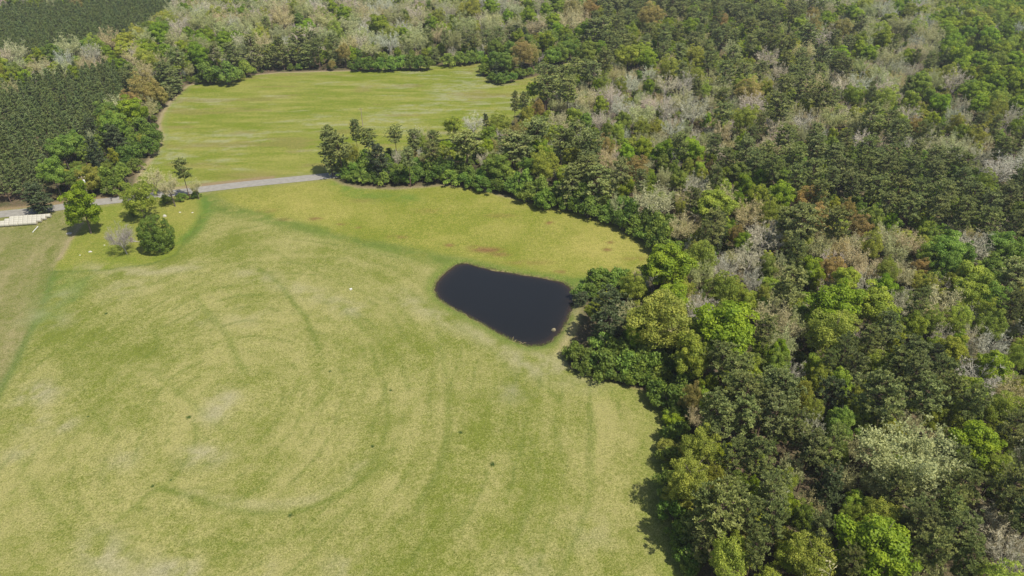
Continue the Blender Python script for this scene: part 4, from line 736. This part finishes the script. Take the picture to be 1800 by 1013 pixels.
for t in TR: t["z"] = 0.0
_z = height(np.array([t["x"] for t in TR]), np.array([t["y"] for t in TR]))
for t, z in zip(TR, _z): t["z"] = float(z)
for i, t in enumerate(TR):
    sp, tint, nm, cat, wd, f, r0 = TYPES[t["ty"]]; t["nm"] = nm; f = t.get("f") or f; t["f"] = f
    if t.get("full") and sp in ("leafy", "soft"): sp = "full"
    t["sp"] = sp
    t["px"], t["py"], sc = proj(t["x"], t["y"], t["z"]+f*t["H"]); t["rp"] = t["R"]*sc; t["hp"] = t["H"]*sc*.5
    t["vis"] = -t["rp"]*.5 < t["px"] < 1800+t["rp"]*.5 and -t["hp"]*.4 < t["py"] < 1013+t["hp"]*.4
    vr = (.30 if t["ty"] == "S" else .18) if t["ty"] not in 'BTH' else .10; q_ = .3 if t["lab"] else 1.0; h = rnd.uniform(-1, 1)*q_*(.45 if t["ty"] in "PCHW" else 1); v = 1+rnd.uniform(-vr, vr)*q_
    t["tint"] = (tint[0]*v*(1+.10*h), tint[1]*v*(1-.03*h), tint[2]*v*(1+.12*rnd.uniform(-1, 1)))
    t["p"] = rnd.randrange(5, 8) if sp == "pine" and (t.get("full") or t["ty"] == "C") else rnd.randrange(5 if sp == "pine" else len(PROTO[sp])); t["rz"] = rnd.uniform(0, 6.283)
    t["area"] = t["rp"]*(t["rp"]+.5*t["hp"])
# at most 300 of a kind stand as objects, those that show largest; what is beyond is one mass per kind
KEEP, REST = [], []
for nm in sorted({t["nm"] for t in TR}):
    L = [t for t in TR if t["nm"] == nm]; L.sort(key=lambda t: (not t["vis"], t["lab"] is None, -t["area"]))
    n = 0
    for t in L:
        if t["vis"] and n < 300: KEEP.append(t); n += 1
        else: REST.append(t)

ORD = ["", "second", "third", "fourth", "fifth", "sixth", "seventh", "eighth", "ninth", "tenth"]
DIRS = ["right of", "above and right of", "above", "above and left of", "left of", "below and left of", "below", "below and right of"]
LM = [t for t in KEEP if t["lab"]]
cnt = {}
KEEP.sort(key=lambda t: t["area"], reverse=True)
for t in KEEP:
    best = min(LM, key=lambda m: (m["px"]-t["px"])**2+(m["py"]-t["py"])**2); dx, dy = t["px"]-best["px"], best["py"]-t["py"]
    t["near"] = best; t["dist"] = math.hypot(dx, dy); t["dir"] = int(round(math.atan2(dy, dx)/(math.pi/4))) % 8
for t in sorted(KEEP, key=lambda t: t["dist"]):
    wd = TYPES[t["ty"]][4]; area = "woods"
    if t["lab"]: t["grp"] = {"pine_tree": "pines seen singly", "shrub": "shrubs on the lawn"}.get(t["nm"], t["nm"].replace("_", " ")+"s seen singly"); continue
    if t["nm"] == "plantation_pine":
        row = t["y"] < 0
        t["lab"] = "slender young pine packed into the dark plantation along the far side of the road"; t["grp"] = "young pines of the roadside plantation"; continue
    k = (wd, t["near"]["ph"], t["dir"]); n = cnt.get(k, 0); cnt[k] = n+1
    o_ = ORD[n]+" one " if 0 < n < len(ORD) else ("farther one " if n else "")
    t["lab"] = f"{wd}, {o_}{DIRS[t['dir']]} {t['near']['ph']}"; t["grp"] = t["nm"].replace("_", " ")+"s of the woods"
    if n >= len(ORD): t["grp"] = f"{wd}s {DIRS[t['dir']]} {t['near']['ph']}"

SMALL = 15.0       # crowns under this half width (px of the photograph) carry no parts
for t in KEEP:
    sp, tint, nm, cat, wd, f, r0 = TYPES[t["ty"]]; sp = t["sp"]; crown, tk, whole, H0, R0 = PROTO[sp][t["p"]]; scl = (t["R"]/R0, t["R"]/R0, t["H"]/H0)
    if t["rp"] >= SMALL or (t["rp"] > 9 and t["ph"]):
        r = empty(nm, (t["x"], t["y"], t["z"]), t["rz"]); r.scale = scl
        for pn, me in (("foliage" if nm == "shrub" else "crown", crown), ("stem" if nm == "shrub" else "trunk", tk)):
            c = bpy.data.objects.new(pn, me); c.parent = r; c["tint"] = t["tint"]; COL.objects.link(c)
    else:
        r = bpy.data.objects.new(nm, whole); COL.objects.link(r); r.location = (t["x"], t["y"], t["z"]); r.rotation_euler = (0, 0, t["rz"]); r.scale = scl; r["tint"] = t["tint"]
    tag(r, t["lab"], cat, t["grp"])

# the masses beyond: one object per kind, copies set out by geometry nodes
KIT = bpy.data.collections.new("plant_shapes"); KIDX = {}
for sp in sorted(PROTO):
    for i, pr in enumerate(PROTO[sp]):
        KIDX[(sp, i)] = len(KIDX); o = bpy.data.objects.new("%03d" % KIDX[(sp, i)], pr[2]); KIT.objects.link(o)
def mass(name, rows):
    """rows: (x, y, z, rot, scale xyz, shape index, tint)"""
    me = bpy.data.meshes.new(name); n = len(rows); me.vertices.add(n)
    me.vertices.foreach_set("co", np.array([r[0] for r in rows], np.float32).ravel())
    for nm, ty_, key, i in (("rotz", 'FLOAT_VECTOR', "vector", 1), ("scl", 'FLOAT_VECTOR', "vector", 2), ("idx", 'INT', "value", 3), ("tint", 'FLOAT_VECTOR', "vector", 4)):
        a = me.attributes.new(nm, ty_, 'POINT'); a.data.foreach_set(key, np.array([r[i] for r in rows]).astype(np.int32 if ty_ == 'INT' else np.float32).ravel())
    o = bpy.data.objects.new(name, me); COL.objects.link(o); tag(o, kind="stuff")
    g = bpy.data.node_groups.new(name, 'GeometryNodeTree'); g.interface.new_socket("Geometry", in_out='INPUT', socket_type='NodeSocketGeometry'); g.interface.new_socket("Geometry", in_out='OUTPUT', socket_type='NodeSocketGeometry')
    gi_, go = g.nodes.new("NodeGroupInput"), g.nodes.new("NodeGroupOutput"); ip = g.nodes.new("GeometryNodeInstanceOnPoints"); ci = g.nodes.new("GeometryNodeCollectionInfo")
    ci.inputs["Collection"].default_value = KIT; ci.inputs["Separate Children"].default_value = True; ci.inputs["Reset Children"].default_value = True
    L = g.links.new; L(gi_.outputs[0], ip.inputs["Points"]); L(ci.outputs[0], ip.inputs["Instance"]); ip.inputs["Pick Instance"].default_value = True
    def attr(nm, dt):
        a = g.nodes.new("GeometryNodeInputNamedAttribute"); a.data_type = dt; a.inputs["Name"].default_value = nm; return next(s for s in a.outputs if s.enabled and s.name == "Attribute")
    L(attr("idx", 'INT'), ip.inputs["Instance Index"]); L(attr("scl", 'FLOAT_VECTOR'), ip.inputs["Scale"])
    er = g.nodes.new("FunctionNodeEulerToRotation"); L(attr("rotz", 'FLOAT_VECTOR'), er.inputs[0]); L(er.outputs[0], ip.inputs["Rotation"]); L(ip.outputs[0], go.inputs[0])
    md = o.modifiers.new("copies", 'NODES'); md.node_group = g; return o
for nm in sorted({t["nm"] for t in REST}):
    rows = []
    for t in REST:
        if t["nm"] != nm: continue
        sp = t["sp"]; pr = PROTO[sp][t["p"]]
        rows.append(((t["x"], t["y"], t["z"]), (0, 0, t["rz"]), (t["R"]/pr[4], t["R"]/pr[4], t["H"]/pr[3]), KIDX[(sp, t["p"])], t["tint"]))
    if rows: mass({"plantation_pine": "plantation_pine_mass"}.get(nm, nm+"_mass"), rows)
rows = []; uz = height(np.array([u[0] for u in UNDER]), np.array([u[1] for u in UNDER]))
for (x, y, R, H), z in zip(UNDER, uz):
    p = rnd.randrange(4); pr = PROTO["bush"][p]; v = rnd.uniform(.75, 1.2); k = rnd.random()
    ti = (.15*v, .21*v, .04*v) if k < .55 else ((.26*v, .22*v, .11*v) if k < .8 else (.26*v, .33*v, .045*v))
    rows.append(((x, y, float(z)), (0, 0, rnd.uniform(0, 6.28)), (R/pr[4], R/pr[4], H/pr[3]), KIDX[("bush", p)], ti))
mass("undergrowth", rows)
print("MARKS", len(MARKS), len(LM), [k for k in MARKS if not any(t["lab"] == MARKS[k][0] for t in TR)], "LABELS", len(KEEP), len({t["lab"] for t in KEEP}))
print("TREES", len(TR), "read", READ_N, "objects", len(KEEP), "rest", len(REST), "under", len(UNDER), {n: sum(t["nm"] == n and t["vis"] for t in TR) for n in sorted({t["nm"] for t in TR})})

# ------------------------------------------------------------------ small things
M_WRAP = plain("bale_wrap", (.38, .36, .29), .5, .4, .12, 4.0); M_HAY = plain("hay", (.40, .32, .17), .9, .1, .3, 9.0)
M_WHITE = plain("white_paint", (.60, .59, .54), .5, .4, .05); M_STONE = plain("pale_stone", (.42, .40, .34), .9, .2, .15, 4.0); M_GREY = plain("grey_stone", (.36, .33, .29), .9, .2, .3, 5.0)
M_WOOD = plain("weathered_wood", (.20, .16, .12), .9, .1, .3, 5.0); M_DARK = plain("dark_metal", (.05, .05, .055), .5, .4, .1); M_GLASS = plain("porcelain", (.6, .6, .58), .2, .5, .05)
M_TUFT = plain("tuft_grass", (.075, .12, .022), .8, .2, .3, 6.0); M_REED = plain("dry_reed", (.36, .29, .15), .9, .1, .3, 6.0)
def bale_mesh():
    mb = MB(); r, L, n = .68, 1.30, 20; prof = [(-.5, .0), (-.5, .86), (-.485, .95), (-.45, 1.0), (-.2, 1.012), (.0, .995), (.2, 1.012), (.45, 1.0), (.485, .95), (.5, .86), (.5, .0)]
    rs = np.random.RandomState(3); V = []; 
    for a, q in prof:
        for k in range(n): t = 2*math.pi*k/n; rr = r*q*(1+.018*math.sin(5*t+a*9)+rs.normal()*.006); V.append((a*L, rr*math.cos(t), max(-.62, rr*math.sin(t))+.62))
    Fq = [(i*n+k, (i+1)*n+k, (i+1)*n+(k+1) % n, i*n+(k+1) % n) for i in range(len(prof)-1) for k in range(n)]
    mb.raw(V, Fq); a = mb.mesh("bale", M_WRAP, True)
    e = MB()
    for s in (-1, 1):
        for k in range(3):
            q = .78-.24*k; t = np.linspace(0, 2*np.pi, 19); e.tube([(s*(L/2+.004), r*q*math.cos(u), r*q*math.sin(u)+.62) for u in t], [.012]*19, 4, False)
    return a, e.mesh("end_coil", M_HAY)
BALE, COIL = bale_mesh()
u = np.array([.985, .17]); u /= np.linalg.norm(u); perp = np.array([-u[1], u[0]])
E0 = np.array(at(66, 393.5)); rowname = ["front", "second", "third", "back"]
place = ["at its right end", "second from its right end", "third from its right end", "fourth from its right end", "fifth from its right end", "sixth from its right end", "seventh from its right end", "eighth from its right end", "ninth from its right end", "tenth from its right end", "eleventh from its right end", "twelfth from its right end", "thirteenth from its right end"]
for r_ in range(4):
    endp = E0 + perp*1.38*r_ + u*(.85*r_); nb_ = 12 if r_ == 0 else 9
    for k in range(nb_):
        c = endp - u*(1.32*(k+.5)) + perp*rnd.uniform(-.05, .05); b = empty("hay_bale", (c[0], c[1], h1(*c)), math.atan2(u[1], u[0])+rnd.uniform(-.03, .03))
        for nm, me in (("wrapping", BALE), ("end_coil", COIL)):
            o = bpy.data.objects.new(nm, me); o.parent = b; COL.objects.link(o)
        tag(b, f"white wrapped round hay bale in the {rowname[r_]} row, {place[k]}", "hay bale", "hay bales lined up in four rows")
# white pipe on the grass
a, b_ = np.array(at(57.3, 408.5)), np.array(at(66.5, 398.5)); mb = MB(); z = h1(*a); mb.tube([(0, 0, .12), (b_[0]-a[0], b_[1]-a[1], .12)], [.11, .11], 8); mb.tube([(0, 0, .12), ((b_[0]-a[0])*.03, (b_[1]-a[1])*.03, .12)], [.16, .16], 8)
mb.tube([((b_[0]-a[0])*.97, (b_[1]-a[1])*.97, .12), (b_[0]-a[0], b_[1]-a[1], .12)], [.16, .16], 8)
tag(mb.build("pipe", M_WHITE, None, False, (a[0], a[1], z)), "white pipe lying on the grass off the end of the hay bales", "pipe")
# pale stones on the lawn and grey block by the oak, white block in the field
def stone(px, py, wdt, hgt, lab, mat, cat="stone", name="stone", seed=1, flat=1.0):
    x, y = at(px, py); rs = np.random.RandomState(seed); V = []; n = 9; lay_ = [(0, 1.0), (.35, 1.06), (.75, .9), (1.0, .45), (1.02, .01)]
    rr = 1+rs.normal(size=n)*.14
    for zz, q in lay_:
        for k in range(n): t = 2*math.pi*k/n; V.append((wdt/2*q*rr[k]*math.cos(t), wdt/2*.7*q*rr[k]*math.sin(t), hgt*zz-.04+rs.normal()*.02))
    Fq = [(i*n+k, i*n+(k+1) % n, (i+1)*n+(k+1) % n, (i+1)*n+k) for i in range(4) for k in range(n)]
    mb = MB(); mb.raw(V, Fq); tag(mb.build(name, mat, None, False, (x, y, h1(x, y))), lab, cat, None)
stone(159, 444, 1.0, .28, "pale flat stone in the open part of the lawn, below the bright oak", M_STONE, seed=1)
stone(289.5, 380.5, 1.2, .75, "pale upright stone showing behind the dense round evergreen", M_STONE, seed=2)
stone(316, 373, .7, .2, "small pale stone in the grass beyond the round evergreen, left of two", M_STONE, seed=3)
stone(338, 374, .7, .2, "small pale stone in the grass beyond the round evergreen, right of two", M_STONE, seed=4)
stone(184, 432, .5, .15, "tiny pale stone on the lawn between the bright oak and the bare tree", M_STONE, seed=5)
stone(122, 411, 1.6, .5, "grey boulder at the tip of the bright oak's shadow", M_GREY, "boulder", "boulder", seed=6)
stone(141, 450, .5, .12, "tiny pale stone nearest the lawn's dirt line", M_STONE, seed=7)
stone(973.5, 577.5, 1.0, 1.0, "tan rock breaking the water at the pond's narrow end", plain("wet_rock", (.22, .19, .11), .8, .3, .3, 5), "rock", "rock", seed=8)
bpy.data.objects["rock"].location.z = WATER_Z-.35
x, y = at(617, 510); mb = MB(); mb.box((0, 0, .15), .62, .36, .28, .3, .9); mb.box((0, 0, .31), .66, .40, .06, .3, 1.0)
tag(mb.build("feed_tub", M_WHITE, None, False, (x, y, h1(x, y))), "small white tub standing alone in the middle of the hay field", "tub")
# broken stump behind the bare tree
x, y = at(232, 426); st = empty("tree_stump", (x, y, h1(x, y))); mb = MB(); mb.tube([(0, 0, -.2), (.05, 0, .5), (.2, .1, 1.5)], [.55, .42, .25], 8); mb.build("stump", M_WOOD, st)
mb = MB(); mb.tube([(.3, 0, .3), (1.4, -.2, .18), (2.8, -.3, .14)], [.16, .13, .06], 6); mb.build("fallen_limb", M_GBARK, st); tag(st, "broken stump with a fallen limb behind the small bare tree", "tree stump")
# dead wood in the pond's shallows
x, y = at(908, 600); dw = empty("driftwood", (x, y, WATER_Z)); rs = np.random.RandomState(5)
for k in range(14):
    mb = MB(); c = np.array([rs.uniform(-1.9, 1.9), rs.uniform(-.5, .5)]); c[1] -= c[0]*.45; a_ = rs.uniform(0, 6.28); L_ = rs.uniform(.5, 1.4)
    mb.tube([(c[0], c[1], -.12), (c[0]+math.cos(a_)*L_*.5, c[1]+math.sin(a_)*L_*.5, rs.uniform(.1, .35)), (c[0]+math.cos(a_)*L_, c[1]+math.sin(a_)*L_, rs.uniform(.0, .6))], [.06, .05, .02], 5); mb.build("branch", M_REED, dw)
tag(dw, "tangle of dead branches in the shallows at the pond's near bank", "driftwood")
# utility poles
def pole(px, py, H, lab, arm, can):
    x, y = at(px, py); r = empty("utility_pole", (x, y, h1(x, y)), .3); mb = MB(); mb.tube([(0, 0, -.3), (0, 0, H*.5), (0, 0, H)], [.16, .14, .10], 10); mb.build("pole", M_WOOD, r, True)
    if arm:
        mb = MB(); mb.box((0, .14, H-.5), 1.9, .10, .12); mb.build("crossarm", M_WOOD, r)
        for s in (-.85, 0, .85): mb = MB(); mb.tube([(s, .14, H-.44), (s, .14, H-.28), (s, .14, H-.22)], [.035, .06, .03], 8); mb.build("insulator", M_GLASS, r)
    if can:
        mb = MB(); mb.tube([(.34, 0, H-2.3), (.34, 0, H-2.2), (.34, 0, H-1.35), (.34, 0, H-1.28)], [.2, .26, .26, .2], 12); tk_ = mb.build("transformer", M_WHITE, r, True)
        mb = MB(); mb.tube([(.34, 0, H-1.28), (.34, 0, H-1.0)], [.05, .03], 8); mb.build("bushing", M_GLASS, tk_)
    tag(r, lab, "utility pole", "utility poles")
pole(638, 223, 8.0, "thin utility pole standing in the far meadow above the clump", True, False)
pole(160, 357, 9.6, "grey utility pole with white canister behind the bright lawn oak", True, True)
x, y = at(197, 354.5); r = empty("roadside_post", (x, y, .06), .4); mb = MB(); mb.box((0, 0, .45), .12, .12, .9); mb.build("post", M_WOOD, r); mb = MB()
mb.tube([(-.28, 0, 1.02), (.28, 0, 1.02)], [.17, .17], 10); mb.box((0, 0, .93), .56, .34, .18); mb.build("box", M_DARK, r); tag(r, "small dark post at the roadside between the two nearest lawn trees", "post")
# darker grass tufts scattered in the hay field
TUFT = []
rs = np.random.RandomState(9); mb = MB(); P = np.c_[rs.normal(size=(240, 2))*.34, np.full(240, .0)]; D_ = unit(np.c_[rs.normal(size=(240, 2))*.5, np.ones(240)]); Q = strips(rs, P, P+D_*rs.uniform(.25, .6, 240)[:, None], np.full(240, .07)); mb.quads(Q); TM = mb.mesh("tuft", M_TUFT)
for px, py, s, lab in ((332, 733, 1.7, "dark grass tuft near the middle of the hay field's rings"), (268, 854, 1.3, "dark grass tuft at the start of the lowest mown ring"), (866, 818, 1.8, "dark grass tuft in the lower hay field, nearest the woods"), (687, 686, 1.2, "dark grass tuft left of the pond's near tip, out in the field"),
  (187, 553, 1.3, "dark grass tuft in the hay field below the bare lawn tree"), (580, 653, 1.1, "dark grass tuft inside the mown bends below the white tub"), (655, 785, 1.2, "dark grass tuft on the long curved mower line, lower field"), (810, 762, 1.3, "brownish dark tuft between the two longest mower lines"), (510, 905, 1.5, "dark tuft on the lowest part of the mown ring"), (300, 843, .8, "small dark tuft beside the lowest mown ring"), (155, 733, .9, "small dark tuft in the lower left field")):
    x, y = at(px, py); o = bpy.data.objects.new("grass_tuft", TM); COL.objects.link(o); o.location = (x, y, h1(x, y)); o.scale = (s*.42, s*.42, s*.22); o.rotation_euler = (0, 0, rnd.uniform(0, 6)); tag(o, lab, "grass tuft", "grass tufts in the hay field")
# reeds and weeds round the pond
rs = np.random.RandomState(10); pts = np.concatenate([PP[i]+rs.normal(size=(9, 2))*.35 for i in range(NP)]); dd = sdist(pts[:, 0], pts[:, 1], POND); pts = pts[(dd > -.15) & (dd < 1.2)]; z = height(pts[:, 0], pts[:, 1])
mb = MB(); P = np.repeat(np.c_[pts, z], 5, 0)+np.c_[rs.normal(size=(len(pts)*5, 2))*.13, np.zeros(len(pts)*5)]; D_ = unit(np.c_[rs.normal(size=(len(P), 2))*.45, np.ones(len(P))]); mb.quads(strips(rs, P, P+D_*rs.uniform(.15, .6, len(P))[:, None], np.full(len(P), .05)))
tag(mb.build("pond_weeds", plain("weeds", (.13, .17, .04), .9, .1, .5, 1.3)), kind="stuff")

# ------------------------------------------------------------------ air: far things pale a little
mb = MB(); mb.box((0, 330, 52), 2400, 1500, 112); hm, ht, ho = new_mat("haze"); pv = N(ht, "ShaderNodeVolumePrincipled"); pv.inputs["Color"].default_value = (.86, .91, 1.0, 1); pv.inputs["Density"].default_value = 0.00013; pv.inputs["Anisotropy"].default_value = .2
ht.links.new(pv.outputs[0], ho.inputs["Volume"]); tag(mb.build("haze", hm), kind="stuff")
